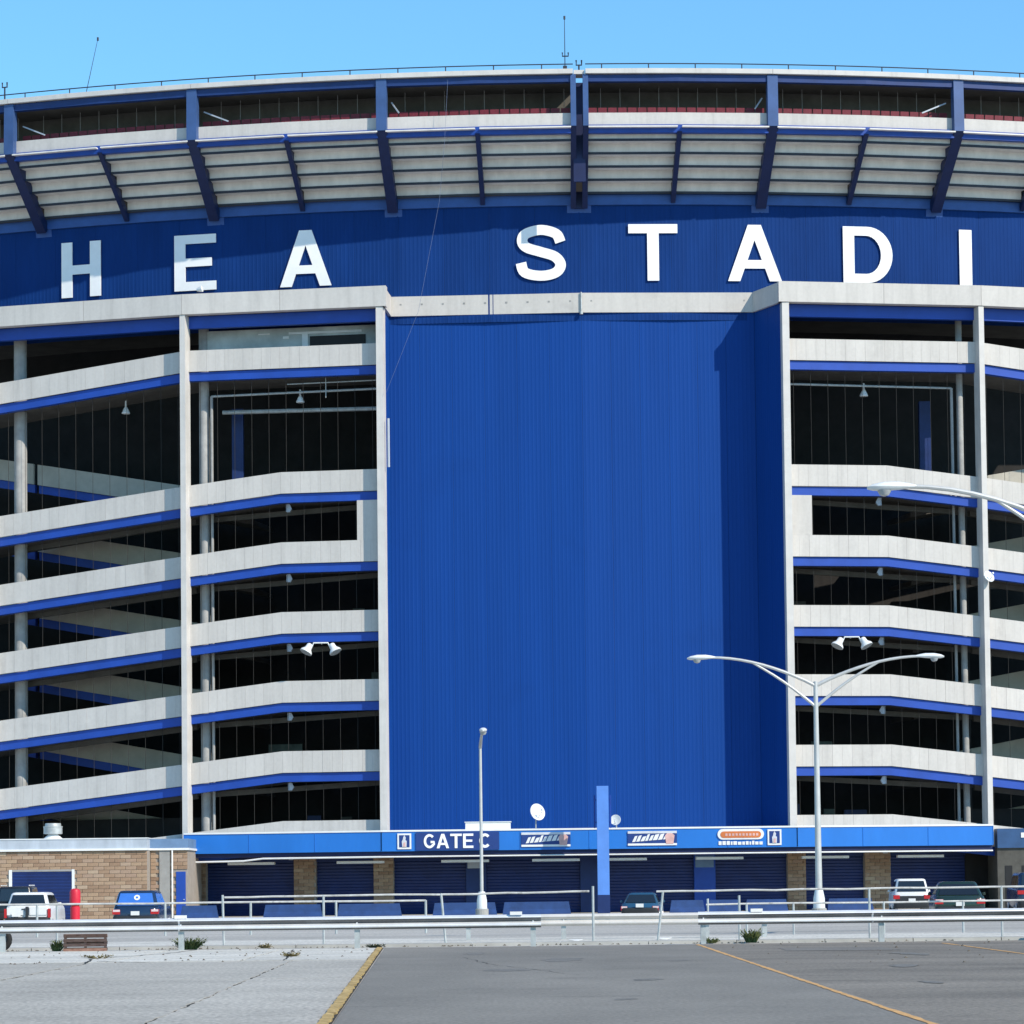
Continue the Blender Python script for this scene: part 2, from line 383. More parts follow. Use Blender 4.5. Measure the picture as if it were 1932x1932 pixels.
crackline([(-5.6, -116), (-5.0, -122), (-3.3, -131)], .025, 0.006)

def stain(x_, y_, rx, ry, m, z=0.0035):
    pts = []; ph = random.uniform(0, 6)
    for k in range(22):
        a = 2 * math.pi * k / 22; q = 1 + .28 * math.sin(2 * a + ph) + .15 * math.sin(5 * a + 2 * ph) + random.uniform(-.08, .08)
        pts.append((x_ + rx * q * math.cos(a), y_ + ry * q * math.sin(a)))
    o = sheet('oil_stain', pts, z, m); return o
for (x_, y_, rx, ry) in ((-4.6, -127, .35, 1.2), (-2.2, -134, .22, .7), (-3.4, -119, .5, 1.5), (-1.0, -121, .18, .6), (-5.4, -112, .3, 1.0), (-2.9, -143, .14, .35)): stain(x_, y_, rx, ry, 'asphalt_stain')
for (x_, y_, rx, ry) in ((3.0, -127, .3, .9), (4.4, -117, .4, 1.1), (8.3, -121, .5, 1.3), (2.2, -137, .2, .5), (9.8, -112, .4, 1.0)): stain(x_, y_, rx, ry, 'asphalt_stain')
o = sheet('repair_patch', [(2.1, -109.2), (4.6, -109.6), (4.7, -113.0), (2.0, -112.6)], 0.002, 'asphalt_patch')
# ---------------------------------------------------------------- stadium
ST = thing('stadium', 'blue and white stadium with cantilevered upper deck and ramp wings', 'stadium', (0, 0, 0))

def corrugated(name, p0, p1, z0, z1, m, parent, nsheet, period=0.24, dep=0.006, gap=0.012, label=None):
    p0, p1 = Vector(p0), Vector(p1); d = (p1 - p0); d.z = 0; L = d.length; d.normalize(); nn = Vector((d.y, -d.x, 0))
    for s_ in range(nsheet):
        a, b_ = L * s_ / nsheet + gap / 2, L * (s_ + 1) / nsheet - gap / 2
        k = max(1, round((b_ - a) / period)); pr = []
        for i in range(k):
            t0 = a + (b_ - a) * i / k; ww = (b_ - a) / k
            pr += [(t0, 0), (t0 + ww * .5, 0), (t0 + ww * .62, dep), (t0 + ww * .88, dep)]
        pr.append((b_, 0))
        mb = MB()
        for t, q in pr:
            v = p0 + d * t + nn * q; mb.v += [(v.x, v.y, z0), (v.x, v.y, z1)]
        for i in range(len(pr) - 1): mb.f.append((2 * i, 2 * i + 2, 2 * i + 3, 2 * i + 1))
        # closed back, so that the sheet has thickness
        n = len(mb.v); bk = -nn * 0.06
        for t in (a, b_):
            v = p0 + d * t + bk; mb.v += [(v.x, v.y, z0), (v.x, v.y, z1)]
        mb.f += [(n, n + 1, n + 3, n + 2), (0, 1, n + 1, n), (2 * (len(pr) - 1), n + 2, n + 3, 2 * len(pr) - 1)]
        mb.build(name, m, parent, label=label)

# recessed blue wall over gate
RW = 105.0
corrugated('cladding_sheet', P(-6.42, RW, 0), P(0, RW, 0), 4.6, 36.3, 'blue_cladding', ST, 6)
corrugated('cladding_sheet', P(0, RW, 0), P(5.72, RW, 0), 4.6, 36.3, 'blue_cladding', ST, 6)
corrugated('return_sheet', P(5.72, RW, 0), P(6.30, 108.1, 0), 4.6, 36.3, 'blue_cladding', ST, 2, period=.24)
corrugated('return_sheet', P(-6.30, 108.1, 0), P(-6.36, RW, 0), 4.6, 36.3, 'blue_cladding', ST, 2, period=.24)
# core behind everything so that no light leaks through
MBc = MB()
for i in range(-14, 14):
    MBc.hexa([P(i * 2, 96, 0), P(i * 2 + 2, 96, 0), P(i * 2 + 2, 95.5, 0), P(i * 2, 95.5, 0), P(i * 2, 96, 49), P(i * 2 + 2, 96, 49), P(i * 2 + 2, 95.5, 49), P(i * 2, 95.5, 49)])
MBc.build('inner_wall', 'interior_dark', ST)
# upper sign wall
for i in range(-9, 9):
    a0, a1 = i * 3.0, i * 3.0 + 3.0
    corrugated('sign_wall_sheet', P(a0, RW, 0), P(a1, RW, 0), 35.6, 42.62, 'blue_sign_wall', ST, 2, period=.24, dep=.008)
def arcblock(name, a0, a1, r0, r1, z0, z1, m, parent=ST, n=1, gap=0.0, **k):
    mb = MB(); ga = math.degrees(gap / r1)
    for i in range(n):
        b0 = a0 + (a1 - a0) * i / n; b1 = a0 + (a1 - a0) * (i + 1) / n
        if i == 0: b0 += ga / 2
        if i == n - 1: b1 -= ga / 2
        mb.hexa([P(b0, r1, z0), P(b1, r1, z0), P(b1, r0, z0), P(b0, r0, z0), P(b0, r1, z1), P(b1, r1, z1), P(b1, r0, z1), P(b0, r0, z1)])
    return mb.build(name, m, parent, **k)

# ribs of the upper deck
RA = [-24.6, -18.42, -12.22, -6.17, -0.22, 0.16, 5.97, 11.93, 18.1, 24.3]
RIM, ZT, ZR, ZF = 109.7, 49.42, 46.45, 42.35
for a in RA:
    t = TAN(a); wd = 0.62 if abs(a) > 1 else 0.32; sl = []
    b = MB(); b.hexa([P(a, RIM, ZR - .1) - t * wd / 2, P(a, RIM, ZR - .1) + t * wd / 2, P(a, RIM - .55, ZR - .1) + t * wd / 2, P(a, RIM - .55, ZR - .1) - t * wd / 2,
                      P(a, RIM - .05, ZT) - t * wd / 2, P(a, RIM - .05, ZT) + t * wd / 2, P(a, RIM - .55, ZT) + t * wd / 2, P(a, RIM - .55, ZT) - t * wd / 2])
    b.build('rim_post', 'sunlit_post_blue', ST)
    b = MB(); b.hexa([P(a, RIM, ZR - .12) - t * wd / 2, P(a, RIM, ZR - .12) + t * wd / 2, P(a, RIM - .75, ZR - .12) + t * wd / 2, P(a, RIM - .75, ZR - .12) - t * wd / 2][::-1] and
                     [P(a, 105.35, ZF) - t * wd / 2, P(a, 105.35, ZF) + t * wd / 2, P(a, 104.95, ZF + .45) + t * wd / 2, P(a, 104.95, ZF + .45) - t * wd / 2,
                      P(a, RIM, ZR - .12) - t * wd / 2, P(a, RIM, ZR - .12) + t * wd / 2, P(a, RIM - .75, ZR + .1) + t * wd / 2, P(a, RIM - .75, ZR + .1) - t * wd / 2])
    rk = b.build('raking_beam', 'shaded_rib_navy', ST)
    b = MB(); b.hexa([P(a, 105.0, ZF - .18) - t * (wd / 2 + .22), P(a, 105.0, ZF - .18) + t * (wd / 2 + .22), P(a, 104.9, ZF - .18) + t * (wd / 2 + .22), P(a, 104.9, ZF - .18) - t * (wd / 2 + .22),
                      P(a, 105.12, ZF + .5) - t * (wd / 2 + .22), P(a, 105.12, ZF + .5) + t * (wd / 2 + .22), P(a, 104.9, ZF + .5) + t * (wd / 2 + .22), P(a, 104.9, ZF + .5) - t * (wd / 2 + .22)])
    b.build('bearing_plate', 'blue_strip', rk)
arcblock('joint_cover', -.22, .16, 104.9, 105.3, 42.4, 43.4, 'dark_navy'); arcblock('joint_cover', -.22, .16, 107.8, 108.0, 43.4, 49.35, 'dark_navy')
arcblock('roof_coping', -.20, .14, 108.6, 109.6, 49.46, 49.70, 'white_coping')
bays = [(RA[i], RA[i + 1]) for i in range(len(RA) - 1) if RA[i + 1] - RA[i] > 1]
NST = 5
for (a0, a1) in bays:
    mid = (a0 + a1) / 2; e0, e1 = a0 + .13, a1 - .13
    if abs(a0) < 1: e0 = a0 + .08
    if abs(a1) < 1: e1 = a1 - .08
    # stepped underside, in two halves split by a thin rib
    for (h0, h1) in ((e0, mid - .07), (mid + .07, e1)):
        for k in range(NST):
            r = 105.42 + .86 * k; z = 43.30 + .60 * k
            arcblock('step_riser', h0, h1, r - .12, r, z, z + .56, 'riser_white')
            arcblock('step_tread', h0, h1, r, r + .86, z + .56, z + .64, 'riser_white')
            arcblock('step_angle', h0, h1, r, r + .07, z - .09, z + .05, 'steel_dark')
    t = TAN(mid)
    MB().hexa([P(mid, 105.25, ZF + .35) - t * .14, P(mid, 105.25, ZF + .35) + t * .14, P(mid, 104.95, ZF + .6) + t * .14, P(mid, 104.95, ZF + .6) - t * .14,
               P(mid, RIM - .2, 46.02) - t * .14, P(mid, RIM - .2, 46.02) + t * .14, P(mid, RIM - .7, 46.3) + t * .14, P(mid, RIM - .7, 46.3) - t * .14]).build('thin_rib', 'shaded_rib_navy', ST)
    arcblock('foot_fascia', a0, a1, 104.8, 105.16, 42.62, 43.24, 'blue_strip', n=3, gap=.03)
    arcblock('lower_rim_beam', e0, e1, 109.05, 109.42, 45.98, 46.47, 'blue_steel', n=2)
    arcblock('deck_parapet', e0, e1, 109.0, 109.25, 46.5, 47.22, 'white_panel', n=2)
    arcblock('upper_rim_beam', a0, a1, 109.15, 109.55, 49.02, 49.42, 'navy_rim', n=2)
    arcblock('roof_coping', a0, a1, 108.6, 109.78, 49.46, 49.74, 'white_coping', n=3, gap=.02)
    arcblock('deck_roof', a0, a1, 100.0, 109.1, 49.2, 49.44, 'interior_grey', n=2)
    arcblock('deck_floor', a0, a1, 100.0, 109.0, 46.24, 46.42, 'interior_grey', n=2)
    arcblock('back_screen', a0, a1, 106.1, 106.2, 46.4, 49.2, 'interior_grey', n=2)
    sm = MB(); n = 18
    for i in range(n):
        c = e0 + (e1 - e0) * (i + .5) / n; dd = (e1 - e0) / n * .48
        sm.hexa([P(c - dd, 108.25, 46.5), P(c + dd, 108.25, 46.5), P(c + dd, 108.15, 46.5), P(c - dd, 108.15, 46.5),
                 P(c - dd * .9, 108.35, 47.74), P(c + dd * .9, 108.35, 47.74), P(c + dd * .9, 108.28, 47.74), P(c - dd * .9, 108.28, 47.74)])
    sm.build('seat_row', 'seat_red', ST, kind='stuff')
    pm = MB(); n = 9
    for i in range(n):
        c = e0 + (e1 - e0) * (i + .7) / n; pm.tube([P(c, 107.2, 46.4), P(c, 107.2, 49.2)], .02, 5)
    pm.build('screen_posts', 'joint_concrete', ST, kind='stuff')
    s0 = e0 + .12 if mid < 0 else e1 - .12; s1 = e0 + .95 if mid < 0 else e1 - .95
    if abs(mid) < 4: s1 = s0 + (.25 if mid < 0 else -.25)
    MB().beam(P(s0, 108.7, 48.25), P(s1, 108.9, 47.55), .05, .08).build('knee_brace', 'parapet_grey', ST)
    rl = MB(); rl.tube([P(a0 + (a1 - a0) * i / 6, 109.5, 50.08) for i in range(7)], .035, 6)
    rr = rl.build('roof_rail', 'steel_dark', ST)
    n = 4
    for i in range(n):
        c = a0 + (a1 - a0) * (i + .35) / n
        MB().tube([P(c, 109.5, 49.7), P(c, 109.5, 50.08)], .035, 6).build('rail_post', 'steel_dark', rr)

# ---- ramp wings
CA = [6.38, 12.76, 19.5, 26.2]
RWI = 107.9
ZL = [34.0, 26.46, 22.25, 18.07, 13.95, 9.77, 5.62]
def W(side, u, r, z):
    k = max(0, min(2, int(u))); t = u - k
    return P(side * CA[k], r, z).lerp(P(side * CA[k + 1], r, z), t)
def zlev(l, u):
    b = 1.0 if l == 0 else 0.517
    return ZL[l] - max(0, u - b) * 1.33
def wingblock(side, u0, u1, r0, r1, zf0, zf1, mb=None):   # zf0(u), zf1(u): bottom and top
    mb = mb or MB(); q = []
    for z_ in (zf0, zf1): q += [W(side, u0, r1, z_(u0)), W(side, u1, r1, z_(u1)), W(side, u1, r0, z_(u1)), W(side, u0, r0, z_(u0))]
    return mb.hexa(q)
E_ = 1e-6
for side in (-1, 1):
    nb = 3 if side < 0 else 2
    for l in range(7):
        for bay in range(nb):
            segs = [(bay + .012, bay + .517), (bay + .517, bay + .988)]
            for si, (u0, u1) in enumerate(segs):
                ua, ub = u0, min(u1, bay + 1 - E_)
                top = lambda u, l=l: zlev(l, u)
                par = wingblock(side, ua, ub, RWI - .22, RWI - .10, lambda u: top(u) - 1.25, lambda u: top(u) - .03).build('ramp_parapet', 'panel_back', ST)
                npan = 5
                gp = .00035
                for i in range(npan):
                    p0 = ua + (ub - ua) * i / npan; p1 = ua + (ub - ua) * (i + 1) / npan
                    mb = MB(); pm = (p0 + p1) / 2; jt = random.uniform(-.006, .006)
                    wingblock(side, p0 + gp, pm - gp * .6, RWI - .10, RWI + jt, lambda u: top(u) - 1.28, lambda u: top(u), mb)
                    wingblock(side, pm + gp * .6, p1 - gp, RWI - .10, RWI + jt, lambda u: top(u) - 1.28, lambda u: top(u), mb)
                    mb.build('panel', 'white_panel', par)
                wingblock(side, ua - (.012 if si == 0 else 0), ub + (.012 if si == 1 else 0) - E_, RWI - .6, RWI - .14, lambda u: top(u) - 1.82, lambda u: top(u) - 1.31).build('slab_edge', 'blue_edge', ST)
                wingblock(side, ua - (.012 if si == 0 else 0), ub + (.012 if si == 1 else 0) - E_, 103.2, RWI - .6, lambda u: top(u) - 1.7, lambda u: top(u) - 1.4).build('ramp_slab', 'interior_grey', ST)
                # rear ramp climbing the other way
                if bay == 0 and si == 1: ua = .80
                if l > 0 and not (bay == 0 and si == 0):
                    zr = lambda u, l=l: ZL[l] + .15 + 2.2 * (u - 1.18)
                    if True:
                        wingblock(side, ua, ub, 102.3, 102.5, lambda u: zr(u) - 1.28, zr).build('rear_parapet', 'rear_concrete', ST)
                        if bay > 0: wingblock(side, ua, ub, 102.0, 102.32, lambda u: zr(u) - 1.8, lambda u: zr(u) - 1.29).build('rear_slab_edge', 'blue_edge', ST)
                        wingblock(side, ua, ub, 97.5, 102.0, lambda u: zr(u) - 1.7, lambda u: zr(u) - 1.4).build('rear_ramp_slab', 'interior_grey', ST)
            # thin screen posts in the opening under this band
            zb = (lambda u, l=l: zlev(l, u) - 1.8)
            zt = (lambda u, l=l: zlev(l + 1, u)) if l < 6 else (lambda u: 4.6)
            if l < 6 and (side < 0 or bay < 2):
                mb = MB()
                for i in range(11):
                    u = bay + (i + .6) / 11.3
                    mb.tube([W(side, u, RWI - .45, zt(u) - .2), W(side, u, RWI - .45, zb(u) + .1)], .013, 4)
                mb.build('screen_posts', 'screen_wire', ST, kind='stuff')
            # small light under the bend
            if bay == 0 and l >= 1:
                u = .517 - .02; z = zlev(l, u) - 1.85; c = W(side, u, RWI - .9, z)
                mb = MB(); mb.prism([[(-.12, 0), (.10, 0), (.22, -.26), (.10, -.46), (-.12, -.46)]], lambda X, Y, d, c=c: (c.x + side * X * -1, c.y + d - .2, c.z + Y), .4)
                mb.build('ramp_light', 'parapet_grey', ST)
    # front columns
    for k in range(nb + 1):
        a = side * CA[k]; t = TAN(a); h = .165 if k else .21
        z0 = 4.4 if k < 2 else 0
        b = MB(); b.hexa([P(a, 108.55, z0) - t * h, P(a, 108.55, z0) + t * h, P(a, RWI - .3, z0) + t * h, P(a, RWI - .3, z0) - t * h,
                          P(a, 108.55, 36.06) - t * h, P(a, 108.55, 36.06) + t * h, P(a, RWI - .3, 36.06) + t * h, P(a, RWI - .3, 36.06) - t * h])
        b.build('column', 'white_coping', ST)
    # cornice over the wing, in straight lengths
    for bay in range(nb):
        for (u0, u1) in ((bay, bay + .5), (bay + .5, bay + 1 - E_)):
            v0 = u0 - .035 if u0 == 0 else u0
            wingblock(side, v0 + .0008, u1 - .0008, 108.0, 108.62, lambda u: 36.08, lambda u: 37.3).build('cornice', 'white_panel', ST)
        wingblock(side, bay + .012, bay + .988, RWI - .5, RWI - .1, lambda u: 35.35, lambda u: 36.08).build('cornice_edge', 'blue_edge', ST)
        wingblock(side, bay, bay + 1 - E_, 96.2, 108.0, lambda u: 36.5, lambda u: 36.9).build('wing_roof', 'interior_grey', ST)
        # interior columns and pipes
        dia = .62 if bay == 0 else .8
        if side > 0: dia = .40
        u = bay + .952 if bay == 0 else bay + .925
        MB().tube([W(side, u, 106.2, 4.75), W(side, u, 106.2, 36.4)], dia / 2, 16).build('round_column', 'column_grey', ST, smooth=True)
        if bay == 0:
            u = .905 if side < 0 else .90
            MB().tube([W(side, u, 106.5, 4), W(side, u, 106.5, 31.4)], .09, 8).build('standpipe', 'column_grey', ST, smooth=True)
            MB().tube([W(side, u, 106.5, 31.4), W(side, .02, 106.5, 31.5)], .07, 8).build('ceiling_pipe', 'galv_post', ST, smooth=True)
            if side < 0:
                MB().tube([W(side, .88, 105.2, 30.6), W(side, .02, 105.2, 30.5)], .13, 8).build('ceiling_pipe', 'galv_post', ST, smooth=True)
                MB().tube([W(side, .5, 106.9, 31.9), W(side, .02, 106.9, 31.95)], .04, 6).build('ceiling_pipe', 'galv_post', ST)
                MB().tube([W(side, .3, 106.9, 32.2), W(side, .3, 106.9, 31.0)], .03, 6).build('ceiling_pipe', 'galv_post', ST)
            MB().box(*(lambda c: (c.x - .35, c.x + .35, c.y - .3, c.y + .3))(W(side, .84, 103.6, 0)), 25, 31).build('inner_post', 'gate_blue', ST)
            wingblock(side, .03, .8, 100.8, 101.0, lambda u: 25.6, lambda u: 27.2).build('inner_parapet', 'rear_concrete', ST)
            c = W(side, .45, 106.0, 31.2)
            b = MB(); b.lathe([(.05, .5), (.07, .12), (.12, .05), (.26, -.25), (.24, -.3)], c, 12).build('pendant_lamp', 'lamp_white', ST, smooth=True)
        elif bay == 1:
            c = W(side, 1.37, 106.0, 31.0)
            b = MB(); b.lathe([(.05, .5), (.07, .12), (.12, .05), (.26, -.25), (.24, -.3)], c, 12).build('pendant_lamp', 'lamp_white', ST, smooth=True)
    # end panel between two bands beside the recess
    mb = MB(); wingblock(side, .012, .13, RWI - .16, RWI - .012, lambda u: 22.25 + .004, lambda u: 26.46 - 1.83, mb)
    mb.build('end_panel', 'white_panel', ST)
    # wall below the ramps next to the recess (keeps the inside dark)
    MB().hexa([P(side * 6.1, 104.5, 0), P(side * 6.2, 104.5, 0), P(side * 6.2, 96.1, 0), P(side * 6.1, 96.1, 0), P(side * 6.1, 104.5, 36.5), P(side * 6.2, 104.5, 36.5), P(side * 6.2, 96.1, 36.5), P(side * 6.1, 96.1, 36.5)]).build('inner_wall', 'interior_dark', ST)
    for bay in range(nb):
        wingblock(side, bay, bay + 1 - E_, 103.0, 103.1, lambda u: zlev(1, u) - 8, lambda u: zlev(1, u) - 7.9)
random.seed(21)
for side in (-1, 1):
    for l in range(1, 6):
        for bay in (0, 1):
            u = bay + .08
            while u < bay + .8:
                wd = random.uniform(.06, .2); h = random.uniform(1.2, 2.3); zb_ = zlev(l + 1, u) - 1.3
                if random.random() < .6:
                    wingblock(side, u, u + wd, 99.6, 99.8, lambda q: zb_, lambda q: zb_ + h).build('inner_partition', random.choice(['interior_grey', 'partition_green', 'partition_pale', 'gate_blue']), ST)
                u += wd + random.uniform(.04, .15)
            wingblock(side, bay + .02, bay + .97, 105.2, 105.45, lambda q, l=l: zlev(l, q) - 2.0, lambda q, l=l: zlev(l, q) - 1.7).build('ramp_beam', 'interior_grey', ST)
            wingblock(side, bay + .02, bay + .97, 103.3, 103.5, lambda q, l=l: zlev(l, q) - 1.4, lambda q, l=l: zlev(l, q) - .3).build('inner_kerb', 'interior_grey', ST)
# glazed office at the top of the left wing
OF = wingblock(-1, .03, .97, 106.2, 106.35, lambda u: 34.05, lambda u: 35.4).build('office_wall', 'room_grey', ST)
wingblock(-1, .12, .50, 106.36, 106.42, lambda u: 35.0, lambda u: 35.14).build('office_frame', 'lamp_white', OF)
wingblock(-1, .40, .43, 106.36, 106.44, lambda u: 34.1, lambda u: 35.0).build('office_frame', 'lamp_white', OF)
wingblock(-1, .10, .39, 106.36, 106.40, lambda u: 34.2, lambda u: 34.85).build('office_window', 'black', OF)
wingblock(-1, .60, .66, 106.36, 106.40, lambda u: 35.05, lambda u: 35.12).build('office_light', 'white_paint', OF)
wingblock(-1, .50, .53, 106.36, 106.42, lambda u: 34.75, lambda u: 34.9).build('office_light', 'white_paint', OF)
# band across the recess, with its returns and anchor plates
for (a0, a1) in ((-6.3, -.01), (.01, 5.7)):
    arcblock('recess_cornice', a0, a1, 105.03, 105.16, 36.08, 37.27, 'white_panel')
    n = 9
    for i in range(n):
        a = a0 + (a1 - a0) * (i + .5) / n
        t = TAN(a); c = P(a, 105.165 - (105.16 * (1 - math.cos(R(3)))) * (1 - abs((i + .5) / n * 2 - 1) ** 2) * 1.0, 36.78)
        MB().hexa([c - t * .06 + Vector((0, 0, -.05)), c + t * .06 + Vector((0, 0, -.05)), c + t * .06 - NRM(a) * .1 + Vector((0, 0, -.05)), c - t * .06 - NRM(a) * .1 + Vector((0, 0, -.05)),
                   c - t * .06 + Vector((0, 0, .05)), c + t * .06 + Vector((0, 0, .05)), c + t * .06 - NRM(a) * .1 + Vector((0, 0, .05)), c - t * .06 - NRM(a) * .1 + Vector((0, 0, .05))]).build('anchor_plate', 'joint_concrete', ST)
def quadwall(name, a, b, z0, z1, thick, m):
    a, b = Vector(a), Vector(b); d = (b - a).normalized(); n = Vector((d.y, -d.x, 0)) * thick
    MB().hexa([(a.x, a.y, z0), (b.x, b.y, z0), (b.x - n.x, b.y - n.y, z0), (a.x - n.x, a.y - n.y, z0), (a.x, a.y, z1), (b.x, b.y, z1), (b.x - n.x, b.y - n.y, z1), (a.x - n.x, a.y - n.y, z1)]).build(name, m, ST)
quadwall('cornice_return', P(5.66, 105.18, 0), P(6.22, 108.55, 0), 36.08, 37.29, .2, 'white_panel')
quadwall('cornice_return', P(-6.22, 108.55, 0), P(-6.26, 105.18, 0), 36.08, 37.29, .2, 'white_panel')
b = MB().tube([P(0.0, 105.25, 36.0), P(0.0, 105.25, 37.3)], .045, 8).lathe([(.1, 0), (.1, .18)], P(0, 105.25, 35.95), 8)
b.build('downpipe', 'galv_post', ST)
# pipe and boxes on the left corner column
MB().tube([P(-6.14, 108.3, 26.5), P(-6.14, 108.3, 29.4)], .07, 8).build('downpipe', 'parapet_grey', ST)

# ---- entrance canopy
CV = [-12.62, -6.38, 6.38, 12.62]
for i in range(3):
    a0, a1 = CV[i], CV[i + 1]
    fa = arcblock('canopy_fascia', a0, a1, 109.3, 109.55, 3.72, 4.86, 'fascia_blue')
    arcblock('canopy_coping', a0, a1, 109.1, 109.6, 4.86, 4.96, 'white_paint')
    arcblock('canopy_lip', a0, a1, 109.0, 109.38, 3.48, 3.715, 'dark_navy')
    arcblock('canopy_soffit', a0, a1, 104.0, 109.1, 3.5, 3.62, 'interior_grey')
    arcblock('canopy_roof', a0, a1, 104.2, 109.1, 4.6, 4.72, 'parapet_grey')
    nseg = 6 if i == 1 else 3
    for k in range(nseg + 1):          # fascia sheet joints
        p = chord(a0, a1, 109.56, k / nseg, 3.75); q = chord(a0, a1, 109.56, k / nseg, 4.85)
        MB().beam(p, q, .04, .03, up=(0, 1, 0)).build('fascia_joint', 'fascia_blue', fa)
MB().tube([chord(CV[0], CV[1], 109.45, .0, 3.22), chord(CV[0], CV[1], 109.45, .30, 3.26), chord(CV[0], CV[1], 109.45, .40, 3.39), P(CV[1], 109.45, 3.40)], .055, 8).build('conduit', 'white_paint', ST)
MB().tube([P(CV[1], 109.45, 3.40), P(CV[2], 109.45, 3.40), P(CV[3], 109.45, 3.40)], .045, 8).build('conduit', 'white_paint', ST)
for c in (-20.05, -13.5, -7.3, -1.95, 2.0, 7.7, 14.0, 19.75):
    yy = YC - math.sqrt(107.6 ** 2 - c * c); s_ = c / YC
    MB().beam((c - 1.4, yy - 1.4 * s_, 3.12), (c + 1.4, yy + 1.4 * s_, 3.12), .32, .15).build('tube_light_fixture', 'white_paint', ST)
# ground floor under the canopy
def gy(xx, off=0.0): return YC - math.sqrt((105.05 + off) ** 2 - xx * xx)
def gbox(name, x0, x1, off, z0, z1, m, th_=.3, parent=ST):
    a = Vector((x0, gy(x0, off), 0)); b_ = Vector((x1, gy(x1, off), 0)); d = (b_ - a).normalized(); n = Vector((d.y, -d.x, 0)) * th_
    return MB().hexa([(a.x, a.y, z0), (b_.x, b_.y, z0), (b_.x - n.x, b_.y - n.y, z0), (a.x - n.x, a.y - n.y, z0), (a.x, a.y, z1), (b_.x, b_.y, z1), (b_.x - n.x, b_.y - n.y, z1), (a.x - n.x, a.y - n.y, z1)]).build(name, m, parent)
BRK = MB().box(-.30, .30, -.05, .05, -.098, .098).mesh('brick', 'stone')
BRS = MB().box(-.145, .145, -.05, .05, -.098, .098).mesh('brick', 'stone')
def bricks(parent, p0, p1, z0, z1, holes=()):
    p0, p1 = Vector(p0), Vector(p1); d = p1 - p0; L = d.length; ang = math.atan2(d.y, d.x); d.normalize()
    n = Vector((d.y, -d.x, 0)); row = 0; z = z0 + .105
    while z < z1 - .08:
        s_ = 0.0 if row % 2 == 0 else -.31
        while s_ < L - .05:
            a, b_ = max(0, s_), min(L, s_ + .62); c = (a + b_) / 2; wd = b_ - a
            if wd > .12 and not any(h[0] < c < h[1] and h[2] < z < h[3] for h in holes):
                o = bpy.data.objects.new('brick', BRK); COL.objects.link(o)
                loc = p0 + d * c + n * (.012 + random.uniform(-.012, .012)); loc.z = z
                o.parent = parent
                o.matrix_parent_inverse = Matrix.Identity(4)
                o.location = loc; o.rotation_euler = (0, 0, ang); o.scale = ((wd - .02) / .6, 1, 1)
            s_ += .62
        row += 1; z += .215
for (x0, x1) in ((-23.84, -23.05), (-17.66, -16.33), (-12.84, -11.64), (11.94, 13.05), (16.63, 18.22)):
    pr_ = gbox('brick_pier', x0, x1, .25, 0, 3.5, 'mortar', .5)
    bricks(pr_, (x0, gy(x0, .27), 0), (x1, gy(x1, .27), 0), 0, 3.45)
def rollgate(x0, x1, off, z1, m='gate_blue', parent=ST, name='roller_gate', y=None):
    mb = MB(); n = int(z1 / .18)
    a = Vector((x0, gy(x0, off) if y is None else y, 0)); b_ = Vector((x1, gy(x1, off) if y is None else y, 0)); d = (b_ - a).normalized(); nn = Vector((d.y, -d.x, 0))
    for i in range(n):
        za, zb = z1 * i / n, z1 * (i + 1) / n
        for (zz0, zz1, o0, o1) in ((za, za + (zb - za) * .75, 0.0, .035), (za + (zb - za) * .75, zb, .035, 0.0)):
            k = len(mb.v)
            mb.v += [tuple(a + nn * o0 + Vector((0, 0, zz0))), tuple(b_ + nn * o0 + Vector((0, 0, zz0))), tuple(b_ + nn * o1 + Vector((0, 0, zz1))), tuple(a + nn * o1 + Vector((0, 0, zz1)))]
            mb.f.append((k, k + 1, k + 2, k + 3))
    k = len(mb.v); bk = -nn * .1
    mb.v += [tuple(a + bk), tuple(b_ + bk), tuple(b_ + bk + Vector((0, 0, z1))), tuple(a + bk + Vector((0, 0, z1)))]; mb.f.append((k + 3, k + 2, k + 1, k))
    return mb.build(name, m, parent)
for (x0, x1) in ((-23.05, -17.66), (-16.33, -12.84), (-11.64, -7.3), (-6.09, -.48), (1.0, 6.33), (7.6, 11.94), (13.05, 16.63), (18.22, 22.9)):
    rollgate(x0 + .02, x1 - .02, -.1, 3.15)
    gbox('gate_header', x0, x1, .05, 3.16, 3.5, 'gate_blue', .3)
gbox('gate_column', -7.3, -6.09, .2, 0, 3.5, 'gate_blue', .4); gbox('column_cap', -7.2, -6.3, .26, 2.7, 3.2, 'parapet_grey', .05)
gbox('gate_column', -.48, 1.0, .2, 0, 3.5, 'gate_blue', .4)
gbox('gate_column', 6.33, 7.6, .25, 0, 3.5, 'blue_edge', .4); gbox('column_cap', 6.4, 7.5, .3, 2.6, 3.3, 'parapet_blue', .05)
gbox('end_wall', 22.9, 24.3, .1, 0, 3.5, 'interior_dark', .4)
# rear wall of the low storey under the wings, beyond the canopy (right)
RB = thing('service_building', 'shaded low grey block with blue parapet beyond the gate canopy', 'building', (29, -1.0, 0))
MB().box(24.3, 46, -1.0, 6, 0, 3.55).build('wall', 'shaded_block', RB)
MB().box(24.3, 46, -1.15, 6, 3.55, 4.7).build('parapet', 'shaded_block_blue', RB)
for xx in (24.75, 25.75, 27.6): MB().box(xx, xx + .42, -1.03, -.9, 0, 2.5).build('door', 'black', RB)
for k in range(4): MB().box(25.7 + k * .45, 25.95 + k * .45, -1.19, -1.14, 4.15, 4.45).build('sign_mark', 'white_paint', RB)
